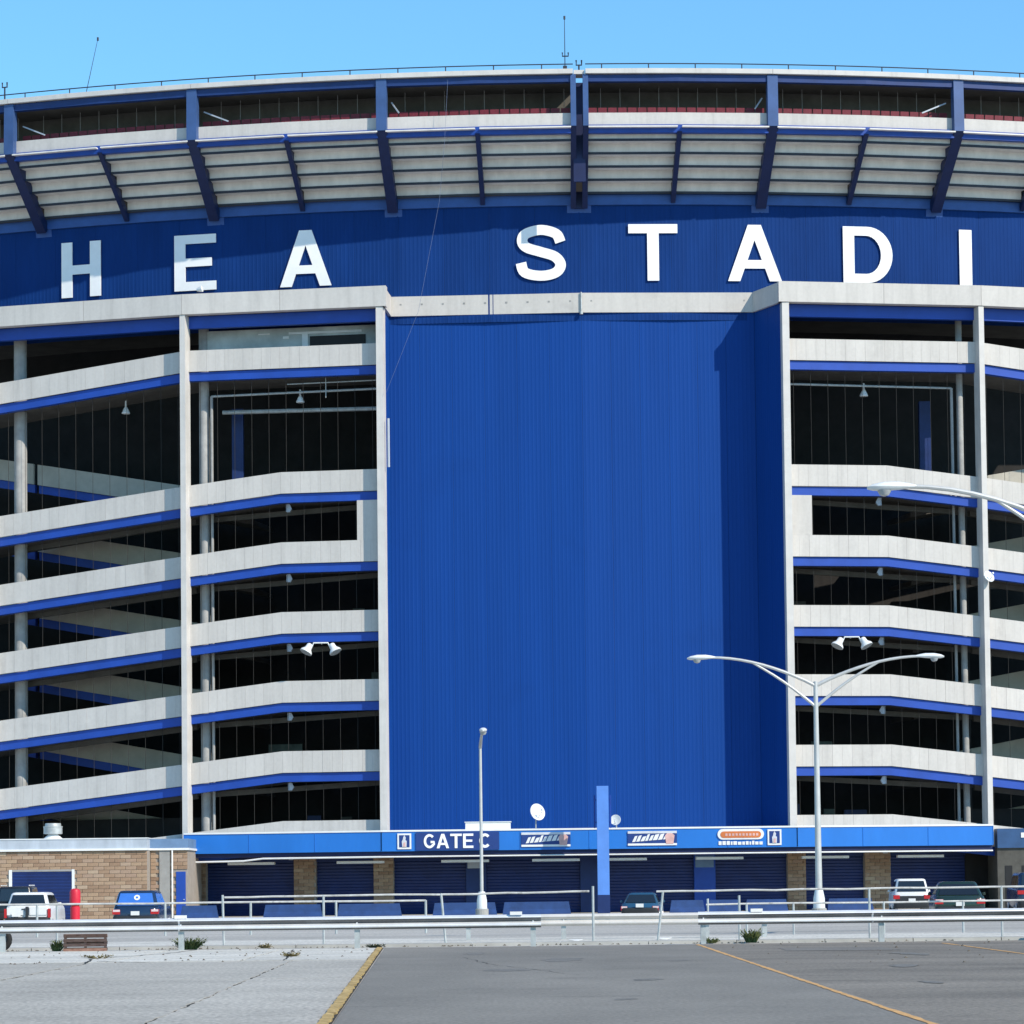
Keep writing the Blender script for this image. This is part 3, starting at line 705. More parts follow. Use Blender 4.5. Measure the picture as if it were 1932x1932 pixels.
# wall under the wings behind the brick building
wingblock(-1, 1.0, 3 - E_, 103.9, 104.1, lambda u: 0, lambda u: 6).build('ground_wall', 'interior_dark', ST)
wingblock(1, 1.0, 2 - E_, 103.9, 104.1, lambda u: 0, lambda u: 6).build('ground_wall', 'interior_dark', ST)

# ---------------------------------------------------------------- lettering
def arc(cx_, cy_, rx, ry, a0, a1, n):
    return [(cx_ + rx * math.cos(R(a0 + (a1 - a0) * i / n)), cy_ + ry * math.sin(R(a0 + (a1 - a0) * i / n))) for i in range(n + 1)]
def stroke(pts, w_):
    L, Rr = [], []
    for i, p in enumerate(pts):
        a = Vector(pts[max(0, i - 1)]); b_ = Vector(pts[min(len(pts) - 1, i + 1)]); d = (b_ - a).normalized(); n = Vector((-d.y, d.x)) * w_ / 2
        L.append((p[0] + n.x, p[1] + n.y)); Rr.append((p[0] - n.x, p[1] - n.y))
    return L + Rr[::-1]
def catmull(p, k=6):
    out = []
    q = [p[0]] + p + [p[-1]]
    for i in range(1, len(q) - 2):
        for j in range(k):
            t = j / k; a, b_, c, d = (Vector(q[i + m]) for m in (-1, 0, 1, 2))
            v = .5 * ((2 * b_) + (c - a) * t + (2 * a - 5 * b_ + 4 * c - d) * t * t + (3 * b_ - a - 3 * c + d) * t ** 3); out.append((v.x, v.y))
    out.append(p[-1]); return out
SP = catmull([(.755, .685), (.68, .835), (.43, .905), (.18, .835), (.125, .705), (.20, .595), (.43, .515), (.66, .43), (.755, .285), (.67, .145), (.43, .093), (.165, .155), (.10, .325)])
def glyph(c):
    if c == 'H': return [[(0, 0), (.195, 0), (.195, .415), (.515, .415), (.515, 0), (.71, 0), (.71, 1), (.515, 1), (.515, .58), (.195, .58), (.195, 1), (0, 1)]], .71
    if c == 'E': return [[(0, 0), (.73, 0), (.73, .16), (.195, .16), (.195, .43), (.655, .43), (.655, .58), (.195, .58), (.195, .84), (.73, .84), (.73, 1), (0, 1)]], .73
    if c == 'A': return [[(0, 0), (.20, 0), (.275, .225), (.61, .225), (.685, 0), (.885, 0), (.55, 1), (.335, 1)], [(.325, .375), (.4425, .73), (.56, .375)]], .885
    if c == 'T': return [[(.315, 0), (.51, 0), (.51, .84), (.825, .84), (.825, 1), (0, 1), (0, .84), (.315, .84)]], .825
    if c == 'I': return [[(0, 0), (.22, 0), (.22, 1), (0, 1)]], .22
    if c == 'D': return [[(0, 0), (.42, 0)] + arc(.42, .5, .435, .5, -80, 80, 16) + [(.42, 1), (0, 1)], [(.195, .16), (.195, .84), (.40, .84)] + arc(.40, .5, .255, .34, 80, -80, 12) + [(.40, .16)]], .855
    if c == 'S': return [stroke(SP, .175)], .86
    if c == 'C': return [stroke(arc(.42, .5, .32, .41, 42, 318, 22), .19)], .78
    if c == 'G': return [stroke(arc(.42, .5, .32, .41, 42, 322, 22) + [(.735, .30), (.735, .44), (.50, .44)], .17)], .84
def put_letter(c, a_mid, z, h, wid, r=105.05, name='sign_letter', m='letter_white', dep=.06):
    loops, w0 = glyph(c); sx = wid / w0; o_ = P(a_mid, r, z); t = TAN(a_mid); n = NRM(a_mid)
    return MB().prism(loops, lambda X, Y, d: o_ + t * (X * sx - wid / 2) + n * d + Vector((0, 0, Y * h)), dep).build(name, m)
for c, a0, a1, z0, lb in (('H', -17.74, -16.30, 38.25, 'large white letter H on the blue stadium wall'),
                          ('E', -13.66, -12.20, 38.20, 'large white letter E on the blue wall, between H and A'),
                          ('A', -10.0, -8.26, 38.12, 'large white letter A next to the E on the blue wall'),
                          ('S', -2.16, -0.45, 38.03, 'large white letter S on the blue wall, left of the T'),
                          ('T', 1.58, 3.20, 37.99, 'large white letter T on the blue wall'),
                          ('A', 4.86, 6.66, 37.97, 'large white letter A between the T and the D'),
                          ('D', 8.74, 10.43, 37.97, 'large white letter D on the blue stadium wall'),
                          ('I', 12.77, 13.21, 37.97, 'large white letter I right of the D on the wall')):
    wid = R(a1 - a0) * 105.2 * (1.0 if c != 'S' else 1.0)
    tag(put_letter(c, (a0 + a1) / 2, z0, 3.44, wid), lb, 'letter', 'white letters of the stadium sign')

# ---- signs on the canopy fascia (plane of the straight middle facet)
yF = P(6.38, 109.55, 0).y
def fbox(name, x0, x1, z0, z1, d0, d1, m, parent=None): return MB().box(x0, x1, yF - d1, yF - d0, z0, z1).build(name, m, parent)
def ftext(txt, x0, z0, h, gapw, m, parent, d0, name='letter', sx=1.0):
    xx = x0
    for c in txt:
        if c == ' ': xx += h * .32; continue
        loops, w0 = glyph(c)
        MB().prism(loops, lambda X, Y, d, xx=xx: (xx + X * h * sx, yF - d0 - d, z0 + Y * h), .04).build(name, m, parent); xx += w0 * h * sx + gapw
    return xx
gs = thing('gate_sign', 'dark navy sign reading GATE C on the blue canopy', 'sign', (-7.7, yF, 3.78))
fbox('sign_board', -10.15, -5.28, 3.76, 4.80, .03, .08, 'sign_navy', gs)
ftext('GATE C', -9.70, 3.87, .84, .07, 'letter_white', gs, .08, sx=.98)
def logo(x0, x1, lb):
    t = thing('logo_sign', lb, 'sign', ((x0 + x1) / 2, yF, 3.82), 'small square emblem signs on the canopy')
    fbox('sign_frame', x0, x1, 3.84, 4.76, .03, .07, 'white_paint', t)
    xm = (x0 + x1) / 2
    fbox('left_field', x0 + .1, xm - .02, 3.95, 4.66, .07, .085, 'sign_navy', t)
    fbox('right_field', xm + .02, x1 - .1, 3.95, 4.66, .07, .085, 'sign_navy', t)
    pts = [(-.12, 0), (.12, 0), (.14, .35), (.06, .42), (.09, .55), (.02, .66), (-.06, .60), (-.09, .44), (-.15, .33)]
    MB().prism([pts], lambda X, Y, d: (xm + X, yF - .087 - d, 3.96 + Y), .02).build('emblem', 'sign_pale', t)
    MB().prism([[(-.07, .02), (.07, .02), (.06, .28), (-.05, .26)]], lambda X, Y, d: (xm + X, yF - .108 - d, 3.96 + Y), .012).build('emblem_mark', 'sign_pink', t)
logo(-11.23, -10.42, 'small white framed emblem sign left of the GATE C sign')
logo(10.43, 11.24, 'small white framed emblem sign right of the orange oval sign')
def banner(x0, x1, lb):
    t = thing('banner_sign', lb, 'sign', ((x0 + x1) / 2, yF, 3.9), 'navy and white script banners on the canopy')
    fbox('sign_board', x0, x1, 3.90, 4.74, .03, .07, 'sign_navy', t)
    fbox('top_stripe', x0, x1, 4.60, 4.74, .07, .085, 'sign_pale', t); fbox('bottom_stripe', x0, x1, 3.90, 4.02, .07, .085, 'white_paint', t)
    xx = x0 + .25; k = 0
    random.seed(3)
    while xx < x0 + (x1 - x0) * .72:
        w_ = random.uniform(.16, .26); h_ = random.uniform(.30, .44)
        MB().prism([[(0, 0), (w_, .02), (w_ + .14, h_), (.16, h_ - .04)]], lambda X, Y, d, xx=xx, k=k: (xx + X, yF - .07 - d, 4.10 + Y + .02 * k), .02).build('script_stroke', 'white_paint', t); xx += w_ + .05; k += 1
    MB().prism([[(0, 0), (.42, 0), (.50, .5), (.36, .62), (.06, .62), (-.06, .5)]], lambda X, Y, d: (x0 + (x1 - x0) * .78 + X, yF - .085 - d, 3.98 + Y), .02).build('badge', 'sign_pink', t)
banner(-3.98, -1.11, 'navy and white script banner right of the GATE C sign')
banner(2.25, 5.12, 'navy and white script banner right of the blue pylon')
t = thing('oval_sign', 'orange and white oval sign on the blue canopy', 'sign', (8.86, yF, 3.83))
ov = arc(7.50 + .31, 4.50, .31, .31, 90, 270, 10) + arc(10.22 - .31, 4.50, .31, .31, -90, 90, 10)
MB().prism([ov], lambda X, Y, d: (X, yF - .03 - d, Y), .05).build('sign_board', 'white_paint', t)
ov = arc(7.66 + .2, 4.48, .19, .19, 90, 270, 8) + arc(10.06 - .2, 4.48, .19, .19, -90, 90, 8)
MB().prism([ov], lambda X, Y, d: (X, yF - .082 - d, Y), .02).build('oval_field', 'sign_orange', t)
xx = 7.95
while xx < 9.85: fbox('script_stroke', xx, xx + .13, 4.40, 4.55, .104, .115, 'sign_pink', t); xx += .2
xx = 7.56
random.seed(5)
while xx < 10.1:
    w_ = random.uniform(.1, .22); fbox('caption_stroke', xx, xx + w_, 3.88, 4.08 + random.uniform(-.03, .03), .03, .05, 'white_paint', t); xx += w_ + .05
random.seed(11)

# ---- blue pylon in front of the canopy
py = thing('pylon', 'tall light blue steel pylon standing before the canopy', 'pylon', (.72, -6.6, 0))
MB().box(.38, 1.06, -6.85, -6.35, 1.05, 7.32).build('shaft', 'pylon_blue', py)
MB().box(.36, 1.08, -6.87, -6.33, 0, 1.05).build('base', 'gate_blue', py)
MB().box(.22, .30, -6.45, -6.30, 4.9, 6.8).build('side_rail', 'blue_steel', py); MB().box(1.14, 1.22, -6.45, -6.30, 4.9, 6.8).build('side_rail', 'blue_steel', py)
for z in (5.2, 6.5): MB().box(.22, 1.22, -6.40, -6.34, z, z + .06).build('bracket', 'blue_steel', py)

# ---------------------------------------------------------------- things on the building
def dish(c, r, face, lb, stand=.5):
    t = thing('satellite_dish', lb, 'satellite dish', (c[0], c[1], c[2] - stand), 'white dishes')
    f = Vector(face).normalized()
    pr = [(.02, -.25 * r)] + [(r * k / 6, -.25 * r + .25 * r * (k / 6) ** 2) for k in range(1, 7)]
    pr2 = pr + [(r * .98, .03)] + [(r * k / 6, -.25 * r + .25 * r * (k / 6) ** 2 + .04) for k in range(5, 0, -1)]
    MB().lathe(pr2, c, 24, axis=f).build('reflector', 'lamp_white', t, smooth=True)
    e = Vector(c) + f * r * .95
    MB().tube([Vector(c) + Vector((0, 0, -r * .85)) * .9, e + Vector((0, 0, -.1))], .02, 6).build('feed_arm', 'galv_post', t)
    MB().lathe([(.05, -.08), (.06, .08)], e, 8, axis=f).build('feed_horn', 'lamp_white', t)
    MB().tube([Vector(c) - f * .12, Vector(c) - f * .2 + Vector((0, 0, -stand * .5)), Vector((c[0] - f.x * .2, c[1] - f.y * .2, c[2] - stand))], .04, 8).build('mast', 'galv_post', t)
dish((-3.0, -2.2, 5.97), .52, (.55, -.8, .25), 'large tilted white satellite dish on the canopy roof', 1.2)
dish((1.60, -2.2, 5.45), .32, (-.3, -1, .2), 'small white satellite dish behind the blue pylon', .7)
ac = P(12.76, 109.0, 19.72)
dish((ac.x, ac.y, ac.z), .37, (.5, -.8, .45), 'white dish mounted high on the right white column', .4)
t = thing('roof_box', 'flat white equipment box on the canopy above GATE C', 'roof unit', (-5.9, -3.2, 4.72))
MB().box(-7.25, -4.6, -3.6, -2.4, 4.80, 5.36).build('housing', 'white_paint', t); MB().box(-7.3, -4.55, -3.65, -2.35, 5.36, 5.41).build('lid', 'lamp_white', t)
MB().box(-7.1, -4.75, -3.5, -2.5, 4.72, 4.80).build('base', 'steel_dark', t)
def flood(side, lb):
    xc, z = side * 15.72, 16.12
    k = W(side, .32, RWI - .14, 0)
    t = thing('twin_floodlight', lb, 'floodlight', (xc, k.y, z), 'twin floodlights on the ramps')
    MB().tube([(xc, k.y, z), (xc, k.y - .9, z)], .035, 6).build('arm', 'lamp_white', t)
    MB().tube([(xc - .62, k.y - .9, z - .42), (xc - .42, k.y - .9, z), (xc + .42, k.y - .9, z), (xc + .62, k.y - .9, z - .42)], .045, 8).build('bracket', 'lamp_white', t)
    for s_ in (-1, 1):
        c = Vector((xc + s_ * .78, k.y - .95, z - .36))
        h = MB().lathe([(.10, .36), (.17, .30), (.20, .05), (.36, -.14), (.38, -.24)], c, 14, axis=(-s_ * .45, .25, .85)).build('lamp_head', 'lamp_white', t, smooth=True)
        MB().lathe([(.35, -.225), (.35, -.26)], c, 14, axis=(-s_ * .45, .25, .85)).build('lens', 'lamp_glass', h)
flood(-1, 'twin white floodlight on the left ramp wing'); flood(1, 'twin white floodlight on the right ramp wing')
c = P(-12.25, 108.35, 37.30); t = thing('cornice_lamp', 'small white floodlight on the cornice below the letter E', 'floodlight', c)
MB().tube([c, c + Vector((-.12, 0, .22))], .035, 6).build('bracket', 'steel_dark', t)
MB().lathe([(.08, -.12), (.14, .0), (.19, .22), (.17, .24)], c + Vector((.02, 0, .28)), 12, axis=(.85, -.2, .15)).build('lamp_head', 'lamp_white', t, smooth=True)
# antennas
def mast(lb, a, r, z0, top, lean=0.0, whip=.03, fork=True):
    b_ = P(a, r, z0); tp = P(a, r, top) + TAN(a) * lean
    t = thing('antenna', lb, 'antenna', b_)
    MB().tube([b_, tp], whip, 6, r2=whip * .6).build('whip', 'steel_dark', t)
    MB().lathe([(.06, -.1), (.06, .1)], tp, 8).build('tip', 'steel_dark', t)
    if fork:
        z = z0 + .95; c = P(a, r, z)
        MB().tube([c + TAN(a) * -.15 + Vector((0, 0, .22)), c + TAN(a) * -.15, c + TAN(a) * .2, c + TAN(a) * .2 + Vector((0, 0, .22))], .045, 6).build('fork', 'steel_dark', t)
        MB().box(b_.x - .12, b_.x + .12, b_.y - .12, b_.y + .12, z0, z0 + .35).build('base', 'steel_dark', t)
mast('tall thin whip antenna on the middle of the stadium roof', -.46, 109.0, 49.74, 53.0)
mast('thin leaning whip antenna on the left part of the roof', -15.92, 108.9, 49.74, 53.15, lean=.82, whip=.022, fork=False)
def short_fork(lb, a, z0, h):
    b_ = P(a, 109.2, z0); t = thing('roof_fixture', lb, 'antenna', b_)
    MB().tube([b_, b_ + Vector((0, 0, h))], .05, 6).build('stem', 'steel_dark', t)
    c = b_ + Vector((0, 0, h))
    MB().tube([c + TAN(a) * -.16 + Vector((0, 0, .3)), c + TAN(a) * -.16, c + TAN(a) * .16, c + TAN(a) * .16 + Vector((0, 0, .3))], .05, 6).build('fork', 'steel_dark', t)
short_fork('short forked fixture on the roof edge at the far left', -18.68, 49.74, .9)
short_fork('short stubby fixture on the roof above the double rib', -.03, 49.74, .35)
t = MB().tube([P(-4.08, 109.9, 49.2), P(-4.2, 109.85, 45.5), P(-4.38, 109.8, 42.0), P(-5.1, 109.2, 35.6), P(-6.16, 108.75, 30.9)], .008, 5).build('hanging_cable', 'cable')
tag(t, 'thin pale cable hanging from the roof rim before the S', 'cable')

# ---------------------------------------------------------------- left brick building
BB = thing('brick_building', 'low brick service building with blue roller door at far left', 'building', (-30, -8, 0))
def bbox(name, x0, x1, y0, y1, z0, z1, m, parent=BB): return MB().box(x0, x1, y0, y1, z0, z1).build(name, m, parent)
wl = bbox('wall', -48, -25.4, -8.0, 1.5, 0, 3.98, 'mortar')
bricks(wl, (-35.0, -8.0, 0), (-25.4, -8.0, 0), 0, 3.95, holes=((1.75, 5.4, 0, 2.78),))
ws = bbox('side_wall', -25.4, -23.25, -6.5, 1.5, 0, 3.98, 'mortar')
bricks(ws, (-25.38, -6.5, 0), (-23.25, -6.5, 0), 0, 3.95, holes=((.5, 1.16, 0, 4), (1.44, 2.2, 0, 2.7)))
bbox('parapet', -48, -25.4, -8.12, 1.5, 4.02, 4.56, 'parapet_grey')
bbox('parapet', -25.4, -23.2, -6.62, 1.5, 4.02, 4.56, 'parapet_blue')
bbox('coping', -48, -25.36, -8.22, 1.5, 3.90, 4.02, 'white_paint'); bbox('coping', -25.36, -23.15, -6.72, 1.5, 3.90, 4.02, 'white_paint')
bbox('roof_edge', -48, -25.36, -8.16, 1.5, 4.56, 4.62, 'lamp_white')
fr = bbox('door_frame', -33.3, -33.12, -8.1, -7.9, 0, 2.85, 'white_paint'); bbox('door_frame', -29.7, -29.55, -8.1, -7.9, 0, 2.85, 'lamp_white'); bbox('door_lintel', -33.12, -29.7, -8.1, -7.9, 2.74, 2.85, 'joint_concrete')
rollgate(-33.12, -29.7, 0, 2.74, 'gate_blue', BB, 'roller_door', y=-8.06)
bbox('pilaster', -24.86, -24.26, -6.62, -6.4, 0, 3.9, 'joint_concrete'); MB().tube([(-24.12, -6.66, 0), (-24.12, -6.66, 3.9)], .05, 8).build('downpipe', 'white_paint', BB)
dr = bbox('door', -23.9, -23.36, -6.6, -6.45, 0, 2.66, 'blue_edge'); MB().lathe([(.03, -.03), (.03, .03)], (-23.45, -6.63, 1.05), 8, axis=(0, 1, 0)).build('handle', 'galv', dr)
tv = thing('roof_vent', 'white mushroom roof vent on the low brick building', 'roof vent', (-31.37, -4, 4.56))
MB().lathe([(.62, .0), (.60, .06), (.30, .30), (.28, .34)], (-31.37, -4, 4.60), 18).build('flashing', 'lamp_white', tv, smooth=True)
MB().lathe([(.40, .34), (.55, .36), (.55, .74), (.57, .75), (.57, .80), (.48, .81), (.46, .96), (.44, .98)], (-31.37, -4, 4.60), 20).build('hood', 'galv_post', tv, smooth=True)

# ---------------------------------------------------------------- yard objects
def barrier(x0, x1, lb):
    pr = [(-.30, 0), (.30, 0), (.30, .08), (.14, .32), (.09, .72), (-.09, .72), (-.14, .32), (-.30, .08)]
    s_ = x1 - x0; m_ = (x0 + x1) / 2
    r0 = [(x0 + .0 + .12 * z / .72, -12 + y, z) for y, z in pr]; r1 = [(x1 - .12 * z / .72, -12 + y, z) for y, z in pr]
    o = MB().loft([r0, r1]).build('barrier', 'barrier_blue')
    tag(o, lb, 'barrier', 'blue barriers before the gates')
for x0, x1, lb in ((-23.1, -20.97, 'blue concrete barrier beside the blue door of the brick building'), (-18.45, -15.16, 'blue barrier before the leftmost brick pier gap'),
                   (-14.33, -10.72, 'blue barrier before the second brick pier'), (-9.0, -5.40, 'blue barrier at the foot of the slim lamp post'),
                   (-5.1, -1.27, 'blue barrier just left of the blue pylon'), (4.23, 6.22, 'short blue barrier right of the teal coupe'),
                   (6.36, 8.23, 'short blue barrier before the wide blue gate column'), (8.44, 10.86, 'blue barrier between gate column and right brick pier'),
                   (13.03, 15.63, 'blue barrier right of the tall double lamp post')):
    barrier(x0, x1, lb)

t = thing('red_bollard', 'red cylindrical bollard by the blue roller door', 'bollard', (-27.15, -25, 0))
MB().lathe([(.30, 0), (.30, .06), (.25, .08), (.25, .80)], (-27.15, -25, 0), 18).build('lower_sleeve', 'red_paint', t, smooth=True)
MB().lathe([(.21, .80), (.21, .88)], (-27.15, -25, 0), 18).build('collar', 'tail_red', t)
MB().lathe([(.27, .88), (.28, 1.0), (.28, 1.55), (.24, 1.68), (.1, 1.74)], (-27.15, -25, 0), 18).build('upper_sleeve', 'red_paint', t, smooth=True)

# lamp posts
def cobra(parent, root, tip, up, m='pole_grey', s=1.0, lower=True):
    root, tip = Vector(root), Vector(tip); d = tip - root; pts = []
    for i in range(11):
        t_ = i / 10; p = root + d * t_; p.z = root.z + d.z * math.sin(t_ * math.pi / 2) ** .9; pts.append(p)
    MB().tube(pts, .085 * s, 8, r2=.055 * s).build('arm', m, parent, smooth=True)
    if lower:
        q = []
        lo = root - Vector((0, 0, .95 * s))
        e = pts[6]
        for i in range(7):
            t_ = i / 6; p = lo.lerp(e, t_); p.z += .12 * math.sin(t_ * math.pi) ; q.append(p)
        MB().tube(q, .075 * s, 8, r2=.05 * s).build('arm_brace', m, parent, smooth=True)
    h = Vector((d.x, d.y, 0)).normalized(); sd_ = Vector((-h.y, h.x, 0)); rings = []
    for (f_, wdt, zu, zd) in ((-.30, .05, .04, -.04), (-.1, .09, .09, -.06), (.15, .15, .13, -.09), (.55, .20, .13, -.12), (.85, .17, .07, -.11), (1.0, .06, -.02, -.07)):
        c = tip + h * f_ * s
        rings.append([c + sd_ * (wdt * s) * math.cos(a) + Vector((0, 0, ((zu if math.sin(a) > 0 else -zd) * s) * math.sin(a))) for a in [2 * math.pi * k / 12 for k in range(12)]])
    hd = MB().loft(rings).build('lamp_head', 'lamp_white', parent, smooth=True)
    c = tip + h * .55 * s + Vector((0, 0, -.10 * s))
    MB().lathe([(.03, -.16 * s), (.12 * s, -.13 * s), (.18 * s, -.03 * s), (.19 * s, .0)], c, 12).build('lens', 'lamp_glass', hd, smooth=True)
def post(parent, x, y, h, r0=.16, r1=.10, flare=True):
    MB().tube([(x, y, 0.35), (x, y, h)], r0, 12, r2=r1).build('pole', 'pole_grey', parent, smooth=True)
    if flare:
        MB().lathe([(.34, 0), (.34, .42), (.30, .46)], (x, y, 0), 4 * 4).build('footing', 'kerb_stone', parent)
        MB().lathe([(.27, .46), (.26, .9), (.18, 1.3), (.165, 1.34)], (x, y, 0), 12).build('flared_base', 'lamp_white', parent, smooth=True)
YL = -45.0
L1 = thing('lamp_post', 'tall double arm lamp post in front of the right wing', 'lamp post', (9.38, YL, 0), 'double arm lamp posts')
post(L1, 9.38, YL, 10.75); cobra(L1, (9.38, YL, 10.55), (4.55, YL, 11.90), 0); cobra(L1, (9.38, YL, 10.55), (14.25, YL, 11.86), 0)
L2 = thing('lamp_post', 'nearer lamp post reaching in from the right edge', 'lamp post', (13.9, -95, 0), 'double arm lamp posts')
post(L2, 13.9, -95, 11.1); cobra(L2, (13.9, -95, 10.9), (7.25, -95, 13.28), 0, s=1.12); cobra(L2, (13.9, -95, 10.9), (20.0, -95, 13.3), 0, s=1.12)
L3 = thing('lamp_post', 'slim lamp post with lamp head toward the camera before GATE C', 'lamp post', (-6.12, -24, 0))
post(L3, -6.12, -24, 8.95, .095, .07, True); cobra(L3, (-6.12, -24, 8.85), (-5.95, -27.6, 9.55), 0, lower=False)

# guardrails
def wprof(z0):      # W-beam section (depth, height)
    f_ = [(.0, 0), (.03, .012), (.10, .055), (.11, .085), (.10, .12), (.0, .175), (.0, .19), (.09, .255), (.11, .275), (.10, .305), (.02, .35), (.0, .352)]
    return f_
def guardrail(x0, x1, y, z0, lb, posts, joints, slope=0.0, m='galv'):
    t = thing('guardrail', lb, 'guardrail', ((x0 + x1) / 2, y, 0), 'galvanised guardrails')
    xs = [x0] + [j for j in joints if x0 < j < x1] + [x1]
    pr = wprof(z0); hs = 1.0
    for i in range(len(xs) - 1):
        a, b_ = xs[i], xs[i + 1]; off = .006 * (i % 2); sag = random.uniform(-.01, .01)
        ya = y + slope * (a - x0); yb = y + slope * (b_ - x0)
        front = [(d, z) for d, z in pr]; back = [(d - .012, z) for d, z in reversed(pr)]
        ra = [(a - .05 * (i > 0), ya - d - off, z0 + z + sag * 0) for d, z in front + back]; rb = [(b_, yb - d - off, z0 + z) for d, z in front + back]
        rl_ = MB().loft([ra, rb]).build('rail', m, t)
        gv = MB()          # shade of the valley and lower fold, laid on as dark strips
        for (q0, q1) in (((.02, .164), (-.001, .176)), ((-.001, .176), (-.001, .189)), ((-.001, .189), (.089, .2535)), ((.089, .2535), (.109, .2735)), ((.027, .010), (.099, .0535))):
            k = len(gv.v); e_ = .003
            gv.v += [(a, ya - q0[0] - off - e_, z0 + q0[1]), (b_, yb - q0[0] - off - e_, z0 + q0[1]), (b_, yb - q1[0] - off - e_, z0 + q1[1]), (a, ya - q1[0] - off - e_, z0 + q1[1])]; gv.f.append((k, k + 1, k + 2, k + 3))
        if m == 'galv': gv.build('shaded_fold', 'galv_shaded', rl_)
    for px_ in posts:
        yy = y + slope * (px_ - x0)
        pt = MB().box(px_ - .07, px_ + .07, yy + .02, yy + .20, 0, z0 + .33).build('post', 'galv_post', t)
        MB().box(px_ - .06, px_ + .06, yy - .0, yy + .02, z0 + .05, z0 + .30).build('block', 'galv_post', pt)
        MB().lathe([(.025, 0), (.02, .025)], (px_, yy - .01, z0 + .175), 8, axis=(0, -1, 0)).build('bolt', 'galv', pt)
    return t
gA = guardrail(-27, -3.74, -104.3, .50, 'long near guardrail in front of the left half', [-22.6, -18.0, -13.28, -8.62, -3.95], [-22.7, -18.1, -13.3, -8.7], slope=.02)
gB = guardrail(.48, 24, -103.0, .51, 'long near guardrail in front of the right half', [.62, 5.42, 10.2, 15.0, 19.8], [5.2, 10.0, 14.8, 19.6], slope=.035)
gC = guardrail(-6.5, 3.2, -95.0, .42, 'far guardrail seen through the gap between near guardrails', [-5.8, -3.0, 1.2, 2.9], [-1.6], m='white_coping')
for (px_, yy, g_) in ((-13.28, -104.0, gA), (-4.4, -103.9, gA), (2.05, -102.95, gB)):
    MB().box(px_ - .16, px_ + .16, yy - .1, yy - .02, .84, .93).build('reflector_cap', 'white_paint', g_)

# broken pipe fences and handrails
def pipe_fence(name, lb, posts, rails, y, cat='fence', pr=.033):
    t = thing(name, lb, cat, (posts[0][0], y, 0), 'pipe fences behind the guardrails')
    for (px_, h, lean) in posts: MB().tube([(px_, y, 0), (px_ + lean, y, h)], pr, 8).build('post', 'galv_post', t, smooth=True)
    for (a, za, b_, zb) in rails:
        k = 9; MB().tube([(a + (b_ - a) * i / k, y, za + (zb - za) * i / k + random.uniform(-.012, .012)) for i in range(k + 1)], pr * .85, 8).build('rail', 'rail_worn', t, smooth=True)
pipe_fence('pipe_fence', 'bent pipe fence with rusty top rail behind the left guardrail',
           [(-17.0, 1.2, 0), (-12.42, 1.45, -.03), (-9.68, 1.42, 0), (-6.33, 1.43, -.12), (-2.28, 1.58, .0)],
           [(-12.4, 1.39, -6.4, 1.40), (-6.4, 1.40, -2.38, 1.44)], -101.0)
pipe_fence('pipe_fence', 'pipe fence with leaning end post behind the right guardrail',
           [(-.50, 1.40, .16), (1.76, 1.28, 0), (5.35, 1.42, 0), (9.0, 1.46, 0), (12.8, 1.44, 0)],
           [(-.52, 1.41, 5.4, 1.43), (5.4, 1.43, 13.0, 1.43)], -100.6)
pipe_fence('handrail', 'lower grey handrail across the left half',
           [(-25, 1.15, 0), (-21.2, 1.15, 0), (-16.7, 1.15, 0), (-13.70, 1.15, 0), (-10.7, 1.15, 0), (-7.55, 1.15, 0)],
           [(-25.0, 1.15, -7.55, 1.13)], -77.0, 'handrail', .042)
pipe_fence('handrail', 'lower grey handrail across the right half',
           [(1.55, 1.15, 0), (2.75, 1.0, 0), (4.2, 1.0, 0), (7.0, 1.0, 0), (9.45, 1.0, 0), (11.9, 1.0, 0), (14.4, 1.0, 0)],
           [(1.5, .97, 14.5, 1.0)], -90.0, 'handrail', .034)

# pallet, tyre, weeds, litter
t = thing('wooden_pallet', 'weathered brown wooden pallet upright under the left guardrail', 'pallet', (-15.86, -103.6, 0))
for i, z in enumerate((.0, .125, .25, .375)):
    MB().box(-16.44, -15.28, -103.72 + i * .012, -103.69 + i * .012, z, z + .085).build('slat', 'old_wood', t)
for x_ in (-16.42, -15.89, -15.36): MB().box(x_, x_ + .06, -103.69, -103.60, 0, .46).build('stringer', 'old_wood', t)
for i in range(3): MB().box(-16.44, -15.28, -103.60, -103.575, .02 + i * .17, .10 + i * .17).build('back_slat', 'old_wood', t)
o = MB(); n1, n2 = 20, 10
for i in range(n1):
    for j in range(n2):
        a = 2 * math.pi * i / n1; b_ = 2 * math.pi * j / n2; rr = .24 + .085 * math.cos(b_)
        o.v.append((-18.2 + rr * math.cos(a), -103.2 + .1 * math.sin(b_), .325 + rr * math.sin(a)))
for i in range(n1):
    for j in range(n2): o.f.append((i * n2 + j, ((i + 1) % n1) * n2 + j, ((i + 1) % n1) * n2 + (j + 1) % n2, i * n2 + (j + 1) % n2))
tag(o.build('tyre', 'tyre', smooth=True), 'old black tyre standing behind the leftmost guardrail post', 'tyre')
